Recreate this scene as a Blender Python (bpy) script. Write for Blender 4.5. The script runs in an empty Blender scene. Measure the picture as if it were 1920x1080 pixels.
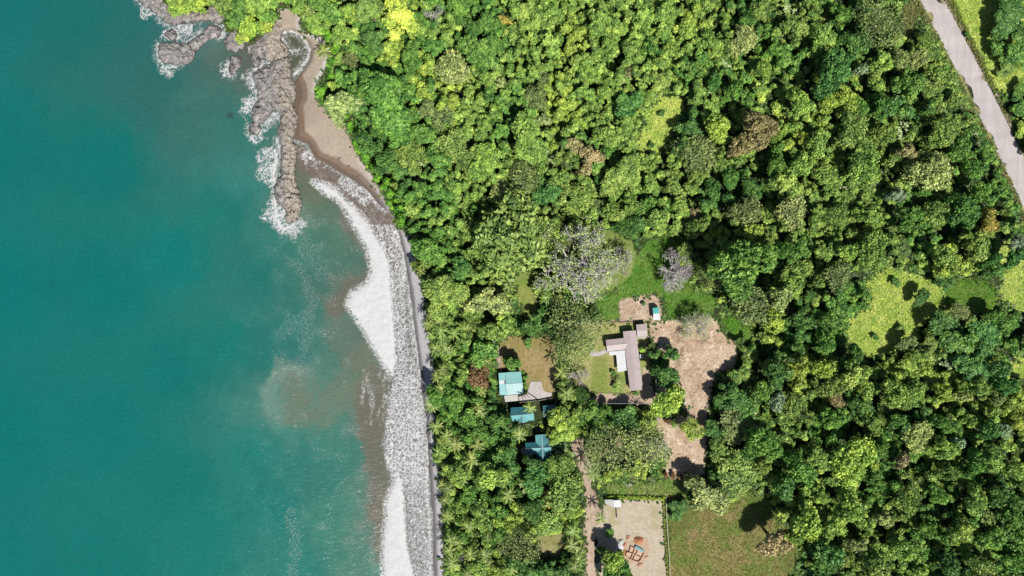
import bpy, math, random
import numpy as np
from mathutils import Vector

# ------------------------------------------------------------------ camera, sky, sun, exposure
S = 0.2            # metres per photo pixel on the ground
H = 256.0          # drone height
scene = bpy.context.scene
C = scene.collection
cam_d = bpy.data.cameras.new('camera')
cam = bpy.data.objects.new('camera', cam_d)
C.objects.link(cam)
cam.location = (0, 0, H)
cam.rotation_euler = (0, 0, 0)
cam_d.sensor_width = 36
cam_d.angle = 2 * math.atan(960 * S / H)
cam_d.clip_end = 9000
scene.camera = cam

SUN_EL = math.radians(56)
SUN_AZ = math.atan2(0.50, -0.87)          # clockwise from +Y
world = bpy.data.worlds.new('World')
scene.world = world
world.use_nodes = True
wn = world.node_tree
sky = wn.nodes.new('ShaderNodeTexSky')
sky.sky_type = 'NISHITA'
sky.sun_disc = False
sky.sun_elevation = SUN_EL
sky.sun_rotation = SUN_AZ
bg = wn.nodes['Background']
bg.inputs['Strength'].default_value = 0.055
wn.links.new(sky.outputs[0], bg.inputs['Color'])

sl = bpy.data.lights.new('sun', 'SUN')
sl.energy = 4.6
sl.angle = math.radians(0.5)
sl.color = (1.0, 0.96, 0.9)
sun = bpy.data.objects.new('sun', sl)
C.objects.link(sun)
sd = Vector((math.sin(SUN_AZ) * math.cos(SUN_EL), math.cos(SUN_AZ) * math.cos(SUN_EL), math.sin(SUN_EL)))
sun.rotation_euler = (-sd).to_track_quat('-Z', 'Y').to_euler()
sun.location = sd * 150
scene.view_settings.view_transform = 'Standard'
scene.view_settings.look = 'None'
scene.view_settings.exposure = 1.15
scene.view_settings.gamma = 1
scene.cycles.max_bounces = 5
scene.cycles.diffuse_bounces = 2
scene.cycles.transmission_bounces = 3
scene.cycles.transparent_max_bounces = 4
K = 3.05            # scene-linear value of a sunlit white horizontal sheet

rng = np.random.default_rng(7)
R = random.Random(11)

# ------------------------------------------------------------------ helpers
def lin(c):
    c = np.asarray(c, float) / 255.0
    return np.where(c <= 0.04045, c / 12.92, ((c + 0.055) / 1.055) ** 2.4)

def A(r, g, b, gain=1.0):
    """albedo of a surface that looks like this sRGB colour in full sun"""
    return tuple(float(v) for v in np.clip(lin((r, g, b)) / K * gain, 0.002, 0.9))

def P(px, py, z=0.0):
    k = S * (1 - z / H)
    return Vector(((px - 960) * k, (540 - py) * k, z))

def vnoise(x, y, seed=0):
    r = np.random.default_rng(seed)
    t = r.random((256, 256))
    xi = np.floor(x).astype(int); yi = np.floor(y).astype(int)
    fx = x - xi; fy = y - yi
    fx = fx * fx * (3 - 2 * fx); fy = fy * fy * (3 - 2 * fy)
    a = t[yi & 255, xi & 255]; b = t[yi & 255, (xi + 1) & 255]
    c = t[(yi + 1) & 255, xi & 255]; d = t[(yi + 1) & 255, (xi + 1) & 255]
    return (a * (1 - fx) + b * fx) * (1 - fy) + (c * (1 - fx) + d * fx) * fy

def fbm(x, y, seed=0, oct=4):
    s = 0; a = 0.5; n = 0
    for i in range(oct):
        s = s + a * vnoise(x * 2 ** i + 17.3 * i, y * 2 ** i + 9.1 * i, seed + i); n += a; a *= 0.5
    return s / n

def sdf(poly, U, V, margin=40):
    """signed distance in px, positive inside; far outside = -margin"""
    poly = np.asarray(poly, float)
    out = np.full(U.shape, -float(margin))
    m = (U > poly[:, 0].min() - margin) & (U < poly[:, 0].max() + margin) & (V > poly[:, 1].min() - margin) & (V < poly[:, 1].max() + margin)
    if not m.any():
        return out
    u = U[m]; v = V[m]
    d = np.full(u.shape, 1e9); ins = np.zeros(u.shape, bool)
    n = len(poly)
    for i in range(n):
        x0, y0 = poly[i]; x1, y1 = poly[(i + 1) % n]
        ex, ey = x1 - x0, y1 - y0
        L = ex * ex + ey * ey + 1e-9
        t = np.clip(((u - x0) * ex + (v - y0) * ey) / L, 0, 1)
        d = np.minimum(d, (u - x0 - t * ex) ** 2 + (v - y0 - t * ey) ** 2)
        c = (y0 > v) != (y1 > v)
        xc = x0 + (v - y0) / (ey if abs(ey) > 1e-9 else 1e-9) * ex
        ins ^= c & (u < xc)
    d = np.sqrt(d)
    out[m] = np.maximum(np.where(ins, d, -d), -margin)
    return out

def line_d(pts, U, V, margin=60):
    pts = np.asarray(pts, float)
    out = np.full(U.shape, float(margin))
    m = (U > pts[:, 0].min() - margin) & (U < pts[:, 0].max() + margin) & (V > pts[:, 1].min() - margin) & (V < pts[:, 1].max() + margin)
    if not m.any(): return out
    u = U[m]; v = V[m]
    d = np.full(u.shape, 1e9)
    for (x0, y0), (x1, y1) in zip(pts[:-1], pts[1:]):
        ex, ey = x1 - x0, y1 - y0
        t = np.clip(((u - x0) * ex + (v - y0) * ey) / (ex * ex + ey * ey + 1e-9), 0, 1)
        d = np.minimum(d, np.hypot(u - x0 - t * ex, v - y0 - t * ey))
    out[m] = np.minimum(d, margin)
    return out

def sst(a, b, x):
    t = np.clip((x - a) / (b - a), 0, 1)
    return t * t * (3 - 2 * t)

def np_mesh(name, verts, faces, mats=(), smooth=False, attrs=None):
    me = bpy.data.meshes.new(name)
    verts = np.asarray(verts, np.float32); faces = np.asarray(faces, np.int32)
    nv = len(verts); nf, k = faces.shape
    me.vertices.add(nv); me.vertices.foreach_set('co', verts.ravel())
    me.loops.add(nf * k); me.loops.foreach_set('vertex_index', faces.ravel())
    me.polygons.add(nf)
    me.polygons.foreach_set('loop_start', np.arange(0, nf * k, k, dtype=np.int32))
    me.polygons.foreach_set('loop_total', np.full(nf, k, np.int32))
    me.polygons.foreach_set('use_smooth', np.full(nf, bool(smooth)))
    for m in mats: me.materials.append(m)
    me.update(calc_edges=True)
    for an, (typ, data) in (attrs or {}).items():
        if typ == 'COL':
            at = me.attributes.new(an, 'FLOAT_COLOR', 'POINT')
            d = np.ones((nv, 4), np.float32); d[:, :3] = data
            at.data.foreach_set('color', d.ravel())
        else:
            at = me.attributes.new(an, 'FLOAT', 'POINT')
            at.data.foreach_set('value', np.asarray(data, np.float32).ravel())
    return me

def link(name, me, parent=None):
    o = bpy.data.objects.new(name, me)
    C.objects.link(o)
    if parent is not None: o.parent = parent
    return o

def tag(o, label=None, cat=None, group=None, kind=None):
    if label: o['label'] = label
    if cat: o['category'] = cat
    if group: o['group'] = group
    if kind: o['kind'] = kind
    return o

def empty(name, loc, rz=0.0):
    o = bpy.data.objects.new(name, None)
    o.empty_display_size = 0.5
    o.location = loc; o.rotation_euler = (0, 0, rz)
    C.objects.link(o)
    return o

class MB:
    """collects polygons for one mesh"""
    def __init__(self): self.v = []; self.f = []
    def add(self, vs, fs):
        b = len(self.v); self.v += [tuple(v) for v in vs]; self.f += [tuple(i + b for i in f) for f in fs]
    def box(self, c, size, rz=0.0):
        x, y, z = c; a, b, h = size[0] / 2, size[1] / 2, size[2]
        cs, sn = math.cos(rz), math.sin(rz)
        vs = []
        for zz in (z, z + h):
            for dx, dy in ((-a, -b), (a, -b), (a, b), (-a, b)):
                vs.append((x + dx * cs - dy * sn, y + dx * sn + dy * cs, zz))
        self.add(vs, [(3, 2, 1, 0), (4, 5, 6, 7), (0, 1, 5, 4), (1, 2, 6, 5), (2, 3, 7, 6), (3, 0, 4, 7)])
    def prism(self, pts, z0, z1):
        """pts xy counter-clockwise"""
        ar = sum(pts[i][0] * pts[(i + 1) % len(pts)][1] - pts[(i + 1) % len(pts)][0] * pts[i][1] for i in range(len(pts)))
        if ar < 0: pts = pts[::-1]
        n = len(pts)
        vs = [(p[0], p[1], z0) for p in pts] + [(p[0], p[1], z1) for p in pts]
        fs = [tuple(range(n - 1, -1, -1)), tuple(range(n, 2 * n))] + [(i, (i + 1) % n, n + (i + 1) % n, n + i) for i in range(n)]
        self.add(vs, fs)
    def tube(self, pts, rad, n=7):
        pts = [Vector(p) for p in pts]
        if not isinstance(rad, (list, tuple)): rad = [rad] * len(pts)
        rings = []
        for i, p in enumerate(pts):
            d = (pts[min(i + 1, len(pts) - 1)] - pts[max(i - 1, 0)])
            if d.length < 1e-9: d = Vector((0, 0, 1))
            d.normalize()
            a = d.orthogonal().normalized() if abs(d.z) < 0.95 else Vector((1, 0, 0)).cross(d).normalized()
            b = d.cross(a).normalized()
            rings.append([p + (a * math.cos(t) + b * math.sin(t)) * rad[i] for t in (2 * math.pi * k / n for k in range(n))])
        vs = [v for r in rings for v in r]; fs = []
        for i in range(len(pts) - 1):
            for k in range(n):
                fs.append((i * n + k, i * n + (k + 1) % n, (i + 1) * n + (k + 1) % n, (i + 1) * n + k))
        fs.append(tuple(range(n - 1, -1, -1))); fs.append(tuple((len(pts) - 1) * n + k for k in range(n)))
        self.add(vs, fs)
    def mesh(self, name, mat, smooth=False):
        me = bpy.data.meshes.new(name)
        me.from_pydata(self.v, [], self.f)
        if mat: me.materials.append(mat)
        if smooth: me.polygons.foreach_set('use_smooth', [True] * len(me.polygons))
        me.update()
        return me
    def build(self, name, mat, parent=None, smooth=False):
        return link(name, self.mesh(name, mat, smooth), parent)

# ------------------------------------------------------------------ materials
def mat(name):
    m = bpy.data.materials.new(name); m.use_nodes = True
    nt = m.node_tree; return m, nt, nt.nodes, nt.links, nt.nodes['Principled BSDF']

def N(nodes, t, **kw):
    n = nodes.new(t)
    for k, v in kw.items(): setattr(n, k, v)
    return n

def math_n(nodes, links, op, a, b=None, clamp=False):
    n = nodes.new('ShaderNodeMath'); n.operation = op; n.use_clamp = clamp
    for i, x in enumerate((a, b)):
        if x is None: continue
        if hasattr(x, 'links'): links.new(x, n.inputs[i])
        else: n.inputs[i].default_value = x
    return n.outputs[0]

def mixc(nodes, links, f, a, b, blend='MIX'):
    n = nodes.new('ShaderNodeMix'); n.data_type = 'RGBA'; n.blend_type = blend
    for i, x in ((0, f), (6, a), (7, b)):
        if hasattr(x, 'links'): links.new(x, n.inputs[i])
        elif i == 0: n.inputs[0].default_value = x
        else: n.inputs[i].default_value = (*x[:3], 1)
    return n.outputs[2]

def smooth_n(nodes, links, val, a, b):
    n = nodes.new('ShaderNodeMapRange'); n.interpolation_type = 'SMOOTHSTEP'
    links.new(val, n.inputs['Value'])
    for k, x in (('From Min', a), ('From Max', b)):
        if hasattr(x, 'links'): links.new(x, n.inputs[k])
        else: n.inputs[k].default_value = x
    return n.outputs['Result']

def noise_n(nodes, links, vec, scale, detail=4, rough=0.6, dist=0.0):
    n = nodes.new('ShaderNodeTexNoise')
    n.inputs['Scale'].default_value = scale; n.inputs['Detail'].default_value = detail
    n.inputs['Roughness'].default_value = rough; n.inputs['Distortion'].default_value = dist
    if vec is not None: links.new(vec, n.inputs['Vector'])
    return n

def simple(name, col, rough=0.7, var=0.25, scale=1.5, bump=0.0, spec=0.3, metal=0.0, col2=None, detail=5):
    """painted / mineral surface: colour broken by two noises in object space, with a bump"""
    m, nt, nd, lk, b = mat(name)
    tc = nd.new('ShaderNodeTexCoord')
    n1 = noise_n(nd, lk, tc.outputs['Object'], scale, detail, 0.65)
    n2 = noise_n(nd, lk, tc.outputs['Object'], scale * 7, 3, 0.6)
    c1 = tuple(x * (1 - var) for x in col); c2 = col2 if col2 else tuple(min(0.9, x * (1 + var)) for x in col)
    f = smooth_n(nd, lk, n1.outputs[0], 0.3, 0.7)
    c = mixc(nd, lk, f, c1, c2)
    g = math_n(nd, lk, 'MULTIPLY_ADD', n2.outputs[0], 0.5)
    nd[g.node.name].inputs[2].default_value = 0.75
    cc = nd.new('ShaderNodeVectorMath'); cc.operation = 'SCALE'
    lk.new(c, cc.inputs[0]); lk.new(g, cc.inputs['Scale'])
    lk.new(cc.outputs[0], b.inputs['Base Color'])
    b.inputs['Roughness'].default_value = rough
    b.inputs['Metallic'].default_value = metal
    b.inputs['Specular IOR Level'].default_value = spec
    if bump:
        bn = nd.new('ShaderNodeBump'); bn.inputs['Strength'].default_value = bump; bn.inputs['Distance'].default_value = 0.1
        lk.new(n2.outputs[0], bn.inputs['Height']); lk.new(bn.outputs[0], b.inputs['Normal'])
    return m

def leaf_material(name, use_object_color=True, attr=None, trans=0.22, rough=0.55, spec=0.25):
    m, nt, nd, lk, b = mat(name)
    if use_object_color:
        oi = nd.new('ShaderNodeObjectInfo'); base = oi.outputs['Color']
    else:
        a = nd.new('ShaderNodeAttribute'); a.attribute_name = attr; base = a.outputs['Color']
    t = nd.new('ShaderNodeAttribute'); t.attribute_name = 'tint'
    hs = nd.new('ShaderNodeHueSaturation')
    # older leaves darker and bluer, fresh ones paler and yellower
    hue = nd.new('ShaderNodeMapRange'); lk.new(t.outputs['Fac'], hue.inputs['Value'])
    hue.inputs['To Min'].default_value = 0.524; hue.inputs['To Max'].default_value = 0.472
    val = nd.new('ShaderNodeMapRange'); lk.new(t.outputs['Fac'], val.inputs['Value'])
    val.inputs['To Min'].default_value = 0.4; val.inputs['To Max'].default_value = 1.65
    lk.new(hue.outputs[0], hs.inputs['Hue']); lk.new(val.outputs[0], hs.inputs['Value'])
    lk.new(base, hs.inputs['Color'])
    lk.new(hs.outputs[0], b.inputs['Base Color'])
    b.inputs['Roughness'].default_value = rough
    b.inputs['Specular IOR Level'].default_value = spec
    tr = nd.new('ShaderNodeBsdfTranslucent'); lk.new(hs.outputs[0], tr.inputs['Color'])
    mx = nd.new('ShaderNodeMixShader'); mx.inputs[0].default_value = trans
    lk.new(b.outputs[0], mx.inputs[1]); lk.new(tr.outputs[0], mx.inputs[2])
    lk.new(mx.outputs[0], nd['Material Output'].inputs['Surface'])
    return m

M_leaf = leaf_material('leaf')
M_leafv = leaf_material('leaf_mixed', False, 'Col')
M_frond = leaf_material('palm_frond', True, trans=0.15, rough=0.4, spec=0.4)
M_bark = simple('bark', A(120, 105, 88), 0.9, 0.35, 2.0, 0.4)
M_barkpale = simple('pale_bark', A(210, 203, 199, 1.4), 0.85, 0.25, 1.5, 0.3)
M_palmtrunk = simple('palm_trunk', A(150, 138, 120), 0.9, 0.3, 3.0, 0.3)
# ------------------------------------------------------------------ outlines read off the photograph (photo pixels on the ground)
COAST = [(-20000, -60), (200, -60), (292, -20), (296, 0), (308, 26), (330, 36), (382, 31), (398, 20), (412, 40), (428, 60), (452, 78), (478, 84), (492, 92), (510, 100), (524, 108), (534, 114), (541, 120), (546, 140), (553, 160), (556, 180), (551, 200), (549, 225), (549, 252), (553, 262), (562, 266), (575, 273), (584, 285), (590, 297), (600, 303),
         (620, 313), (637, 323), (665, 341), (692, 363), (720, 393), (740, 414), (750, 454), (757, 482), (762, 507), (770, 564), (777, 622), (787, 692), (792, 750), (799, 784),
         (800, 824), (805, 892), (810, 950), (812, 1010), (814, 1082), (817, 1150), (900, 20000), (20000, 20000), (20000, -60)]
COAST_IN = [(292, -20000)] + [p for p in COAST if -60 < p[0] < 20000 and -60 < p[1] < 20000] + [(900, 20000), (20000, 20000), (20000, -20000)]
POOL = [(530, 62), (545, 58), (562, 66), (574, 79), (580, 93), (576, 110), (564, 127), (551, 140), (544, 132), (542, 112), (538, 96), (530, 84), (524, 72)]
LANDEDGE = [(522, 18), (534, 12), (548, 14), (560, 22), (566, 32), (560, 42), (562, 50), (575, 62), (592, 66), (604, 72), (612, 84), (616, 112), (606, 135), (597, 150), (590, 166), (595, 186), (615, 213),
            (645, 233), (650, 242), (665, 280), (677, 302), (695, 320), (702, 340), (730, 386), (745, 421), (768, 448), (779, 472), (783, 495), (790, 525), (797, 575), (803, 622),
            (812, 680), (816, 717), (815, 755), (813, 790), (815, 852), (826, 905), (830, 952), (833, 1002), (832, 1080), (835, 1150)]
# vegetated land: everything inland of the beach plus the headland
VEG = LANDEDGE + [(910, 20000), (20000, 20000), (20000, -20000), (522, -20000)]
HEAD = [(293, -20000), (297, -5), (309, 16), (330, 24), (350, 21), (375, 24), (392, 10), (404, 9), (413, 26), (420, 44), (428, 57), (445, 68), (462, 80), (476, 80), (490, 64), (508, 50), (518, 38), (521, 18), (530, 10), (560, -20000)]
REG = {}
REG['yellow_field'] = [(1680, -200), (1788, 14), (1806, 52), (1833, 100), (1852, 138), (1868, 168), (1888, 178), (1925, 168), (2130, 150), (2130, -200)]
REG['clearing_lime'] = [(1232, 182), (1282, 180), (1284, 210), (1266, 238), (1254, 260), (1236, 284), (1192, 286), (1194, 254), (1212, 232), (1218, 202)]
REG['clearing_yellow'] = [(1585, 606), (1600, 590), (1622, 580), (1640, 560), (1620, 530), (1640, 512), (1664, 500), (1690, 506), (1740, 520), (1765, 535), (1772, 560), (1762, 578), (1800, 572), (1790, 592), (1740, 598), (1722, 618), (1728, 640), (1690, 655), (1650, 668), (1612, 668), (1590, 640)]
REG['clearing_green'] = [(1762, 536), (1800, 518), (1848, 526), (1874, 550), (1862, 586), (1830, 592), (1796, 578), (1766, 574)]
REG['clearing_right'] = [(1872, 452), (1925, 445), (2010, 450), (2010, 600), (1915, 588), (1885, 568), (1872, 548), (1880, 516), (1868, 490)]
REG['clearing_corner'] = [(1880, 682), (1925, 668), (1990, 690), (1925, 712), (1890, 704)]
REG['lawn_strip'] = [(962, 520), (972, 508), (996, 505), (1004, 522), (1013, 552), (1004, 580), (994, 602), (980, 592), (970, 560)]
REG['lawn_house_north'] = [(1108, 560), (1150, 545), (1182, 516), (1196, 480), (1212, 452), (1250, 440), (1292, 452), (1296, 480), (1270, 492), (1300, 540), (1344, 556), (1338, 590), (1300, 602), (1252, 604), (1242, 560), (1230, 550), (1190, 556), (1160, 566), (1163, 600), (1132, 604)]
REG['lawn_under_bare'] = [(1060, 470), (1090, 440), (1140, 430), (1185, 450), (1198, 490), (1180, 525), (1150, 545), (1110, 558), (1070, 540), (1050, 505)]
REG['lawn_east'] = [(1350, 598), (1372, 592), (1398, 600), (1415, 626), (1400, 642), (1382, 642), (1364, 626)]
REG['lawn_house'] = [(1085, 600), (1128, 606), (1214, 606), (1216, 640), (1226, 742), (1118, 742), (1088, 730), (1060, 700), (1060, 640)]
REG['lawn_dry'] = [(938, 640), (952, 628), (990, 632), (1024, 624), (1048, 660), (1050, 700), (1036, 748), (985, 748), (983, 700), (944, 690), (934, 700), (932, 664)]
REG['meadow'] = [(1252, 926), (1290, 922), (1330, 918), (1400, 920), (1440, 930), (1450, 960), (1470, 985), (1492, 1000), (1500, 1040), (1480, 1080), (1478, 1310), (1256, 1310)]
REG['green_strip'] = [(1126, 906), (1170, 900), (1240, 898), (1286, 898), (1286, 930), (1240, 930), (1136, 930)]
REG['lawn_pale'] = [(1004, 1000), (1022, 992), (1052, 996), (1062, 1012), (1050, 1040), (1026, 1048), (1002, 1040)]
REG['lawn_orchard'] = [(1096, 830), (1150, 772), (1230, 770), (1232, 900), (1130, 902), (1106, 880)]
REG['lawn_pathside'] = [(850, 775), (905, 772), (930, 800), (915, 845), (870, 840), (846, 800)]
REG['dirt_plot'] = [(1158, 568), (1166, 559), (1190, 558), (1208, 552), (1232, 553), (1238, 568), (1242, 602), (1164, 602)]
REG['dirt_big'] = [(1217, 606), (1260, 600), (1300, 592), (1344, 596), (1354, 626), (1380, 644), (1384, 660), (1376, 690), (1342, 700), (1332, 744), (1328, 790), (1326, 830), (1320, 890), (1262, 900), (1240, 880), (1252, 842), (1226, 800), (1236, 780), (1290, 780), (1270, 730), (1256, 690), (1240, 662), (1222, 640)]
REG['dirt_lane'] = [(1086, 742), (1120, 738), (1226, 738), (1236, 700), (1250, 704), (1240, 762), (1120, 758), (1088, 752)]
REG['yard'] = [(1204, 688), (1220, 692), (1226, 740), (1196, 742), (1206, 732)]
REG['dirt_road'] = [(1068, 824), (1094, 820), (1098, 850), (1112, 880), (1108, 910), (1122, 940), (1128, 985), (1116, 1010), (1117, 1310), (1096, 1310), (1098, 1030), (1093, 985), (1100, 950), (1094, 905), (1084, 870), (1074, 846)]
REG['plot'] = [(1130, 936), (1243, 936), (1246, 1000), (1251, 1080), (1252, 1310), (1130, 1310), (1118, 1000), (1128, 960)]
REG['verge'] = [(1690, 12), (1722, 0), (1735, 22), (1712, 36), (1708, 66), (1696, 80), (1692, 48)]
REG['roadside'] = [(1724 + .497 * y - 10, y) for y in (-200, 0, 100, 200, 300, 400, 500, 700)] + [(1724 + .497 * y + 8, y) for y in (700, 400, 200, 0, -200)]
_old = [(1712, -60), (1736, 40), (1764, 98), (1790, 160), (1822, 226), (1862, 306), (1905, 392), (1960, 500), (2000, 500), (1930, 380), (1890, 300), (1850, 230), (1810, 150), (1790, 120), (1762, 60), (1732, -60)]
REG['roadside_far'] = [(1770 + .495 * y - 8, y) for y in (-200, 0, 200, 400, 700)] + [(1770 + .495 * y + 14, y) for y in (700, 400, 200, 0, -200)]
_old = [(1764, -60), (1786, 10), (1830, 100), (1866, 176), (1894, 236), (1925, 300), (1960, 380), (1990, 400), (1940, 280), (1905, 215), (1880, 180), (1850, 130), (1800, 30), (1785, -60)]
REG['path_house'] = [(1104, 659), (1122, 660), (1139, 654), (1140, 661), (1124, 668), (1110, 668)]
REG['path_side'] = [(931, 650), (938, 650), (940, 700), (934, 702)]
ROAD_L = [(1724 + .497 * y + 4 * math.sin(y / 140), y) for y in range(-200, 720, 20)]
ROAD_R = [(1770 + .495 * y + 4 * math.sin(y / 140), y) for y in range(-200, 720, 20)]
ROADP = ROAD_L + ROAD_R[::-1]
FOREST_HOLES = [k for k in REG if k not in ('lawn_orchard', 'lawn_pathside', 'roadside')]

def axis(a, b, step, lo, hi, n=9):
    mid = np.arange(a, b + step, step)
    t = (np.geomspace(1, 40, n) - 1) / 39
    return np.concatenate([(a - (a - lo) * t[1:])[::-1], mid, mid[-1] + (hi - mid[-1]) * t[1:]])

# ------------------------------------------------------------------ terrain height in metres at photo pixel (u, v)
def height(U, V):
    U = np.asarray(U, float); V = np.asarray(V, float)
    wob = (fbm(U / 22, V / 22, 5, 3) - 0.5) * 7
    d = sdf(COAST_IN, U, V, 130) + wob
    h = np.where(d > 0, 2.0 * sst(0, 60, d) + 0.012 * np.minimum(d, 30), np.maximum(0.05 * d, -2.0))
    h = h + np.where(d > 60, 1.0, 0) * 0.0
    h = h + 2.0 * sst(60, 130, d) + 4.0 * sst(1100, 1900, U + 0.25 * (540 - V)) * sst(100, 130, d)
    pool = sdf(POOL, U, V, 30)
    h = h - 2.8 * sst(-12, 1, pool)
    flat = sst(850, 1100, U) * sst(480, 560, V)
    h = h + (fbm(U / 60, V / 60, 21, 3) - 0.5) * 1.2 * sst(90, 130, d) * (1 - 0.8 * flat)
    return h

def gz(x, y):
    """ground height at world x, y"""
    h = 0.0
    for _ in range(3):
        k = S * (1 - h / H)
        h = float(height(np.array([x / k + 960]), np.array([540 - y / k]))[0])
    return h

def Pg(px, py, up=0.0):
    h = float(height(np.array([px], float), np.array([py], float))[0])
    p = P(px, py, h); p.z += up
    return p

def grid(us, vs, hfun):
    U, V = np.meshgrid(us, vs)
    Z = hfun(U, V)
    k = S * (1 - Z / H)
    co = np.stack([(U - 960) * k, (540 - V) * k, Z], -1).reshape(-1, 3)
    nu, nv = len(us), len(vs)
    i = np.arange(nu * nv).reshape(nv, nu)
    f = np.stack([i[1:, :-1], i[1:, 1:], i[:-1, 1:], i[:-1, :-1]], -1).reshape(-1, 4)
    return U, V, Z, co, f

# ------------------------------------------------------------------ ground sheet
us = axis(270, 2110, 2.5, -20000, 20000, 16); vs = axis(-190, 1270, 2.5, -20000, 20000, 16)
us = us[us > 240]
U, V, Z, co, f = grid(us, vs, height)
n1 = fbm(U / 9, V / 9, 31, 4) - 0.5; n2 = fbm(U / 40, V / 40, 41, 4) - 0.5; n3 = fbm(U / 3.2, V / 3.2, 51, 3) - 0.5
col = np.zeros(U.shape + (3,))
def blend(mask, c):
    global col
    c = np.asarray(c)
    col = col * (1 - mask[..., None]) + c * mask[..., None]
# sand: brown in the cove, grey along the lower beach, wet band at the swash line
dcoast = sdf(COAST_IN, U, V, 130)
south = sst(300, 440, V + n2 * 60)
dry = np.array(A(194, 178, 158)) * (1 - south[..., None]) + np.array(A(205, 202, 204)) * south[..., None]
col[:] = dry
wetw = 20 * (1 - south) + 8 * south
wetw = np.where(V < 230, 20 + 0 * U, wetw)
wet = 1 - sst(-2, 2, dcoast - wetw - n2 * (14 - 11 * south) - n1 * 2)
wc = np.array(A(146, 124, 106)) * (1 - south[..., None]) + np.array(A(150, 146, 148)) * south[..., None]
blend(wet, 0); col += wc * wet[..., None]
vwet = 1 - sst(0, 3, dcoast - wetw * 0.45 - n2 * (8 - 6 * south))
vc = np.array(A(124, 106, 92)) * (1 - south[..., None]) + np.array(A(120, 116, 118)) * south[..., None]
blend(vwet, 0); col += vc * vwet[..., None]
# pale shingle along the top of the beach
dveg = np.maximum(sdf(VEG, U, V, 60), sdf(HEAD, U, V, 60))
cob = sst(-9, -5, dveg + n1 * 5) * (1 - sst(0, 3, dveg)) * np.where((V > 60) & (V < 160), 1, 0.55) * (np.abs(V - 235) > 60) * (U > 521)
blend(cob * (1 - 0.5 * south), A(222, 216, 208))
blend(sst(-5, 2, sdf(POOL, U, V, 30)), A(96, 98, 78))
# forest floor
vegm = sst(-2, 2, dveg + n1 * 5 + n3 * 3)
fl = np.array(A(54, 66, 34)) * (0.7 + 0.9 * (n1[..., None] + 0.5))
blend(vegm, 0); col += fl * vegm[..., None]
GC = {'yellow_field': ((200, 210, 80), (176, 194, 60)), 'clearing_lime': ((184, 202, 92), (150, 180, 70)), 'clearing_yellow': ((198, 208, 84), (170, 190, 62)),
      'clearing_green': ((104, 146, 56), (140, 170, 64)), 'clearing_right': ((200, 204, 66), (165, 178, 54)), 'clearing_corner': ((196, 204, 84), (160, 175, 60)), 'lawn_strip': ((132, 164, 70), (160, 168, 88)),
      'lawn_house_north': ((92, 146, 52), (120, 156, 70)), 'lawn_under_bare': ((150, 166, 90), (124, 150, 70)), 'lawn_east': ((92, 148, 40), (116, 150, 64)), 'lawn_house': ((154, 172, 92), (196, 190, 126)),
      'lawn_dry': ((186, 164, 116), (166, 152, 94)), 'meadow': ((124, 146, 66), (164, 152, 98)), 'green_strip': ((120, 158, 64), (170, 168, 108)), 'lawn_pale': ((176, 172, 122), (160, 160, 96)),
      'lawn_orchard': ((150, 150, 100), (172, 150, 112)), 'lawn_pathside': ((92, 140, 44), (110, 146, 54)), 'dirt_plot': ((220, 196, 170), (194, 166, 140)), 'dirt_big': ((234, 212, 182), (202, 172, 138)),
      'dirt_lane': ((214, 192, 168), (194, 170, 144)), 'yard': ((216, 200, 168), (210, 192, 160)), 'dirt_road': ((216, 196, 172), (190, 164, 140)), 'plot': ((216, 202, 178), (206, 190, 164)),
      'verge': ((208, 182, 146), (180, 160, 112)), 'roadside': ((162, 170, 92), (176, 168, 116)), 'roadside_far': ((150, 142, 112), (168, 158, 130)), 'path_house': ((214, 206, 202), (206, 198, 194)), 'path_side': ((206, 186, 172), (196, 176, 160))}
SOFT = {'clearing_yellow': 7, 'clearing_lime': 7, 'clearing_right': 7, 'yard': 1, 'path_house': 0.8, 'path_side': 0.8}
order = ['roadside', 'roadside_far', 'verge', 'yellow_field', 'clearing_lime', 'clearing_green', 'clearing_yellow', 'clearing_right', 'clearing_corner', 'lawn_strip', 'lawn_under_bare', 'lawn_house_north', 'lawn_east', 'lawn_orchard',
         'lawn_house', 'lawn_dry', 'meadow', 'green_strip', 'lawn_pale', 'lawn_pathside', 'dirt_plot', 'dirt_big', 'dirt_lane', 'yard', 'dirt_road', 'plot', 'path_house', 'path_side']
for k in order:
    d = sdf(REG[k], U, V, 30)
    s = SOFT.get(k, 4)
    m = sst(-1.2, 1.2, d + (n1 * 2.2 + n3 * 1.2) * s)
    t = sst(-0.22, 0.22, n1 * 0.8 + n2 * 0.9 + n3 * 0.35)
    if k in ('plot', 'dirt_big', 'dirt_plot'): t = sst(-0.22, 0.3, n2 * 0.6 + n3 * 0.8 + n1 * 0.6)
    a, b = np.array(A(*GC[k][0])), np.array(A(*GC[k][1]))
    blend(m, 0); col += (a * (1 - t[..., None]) + b * t[..., None]) * m[..., None]
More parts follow.
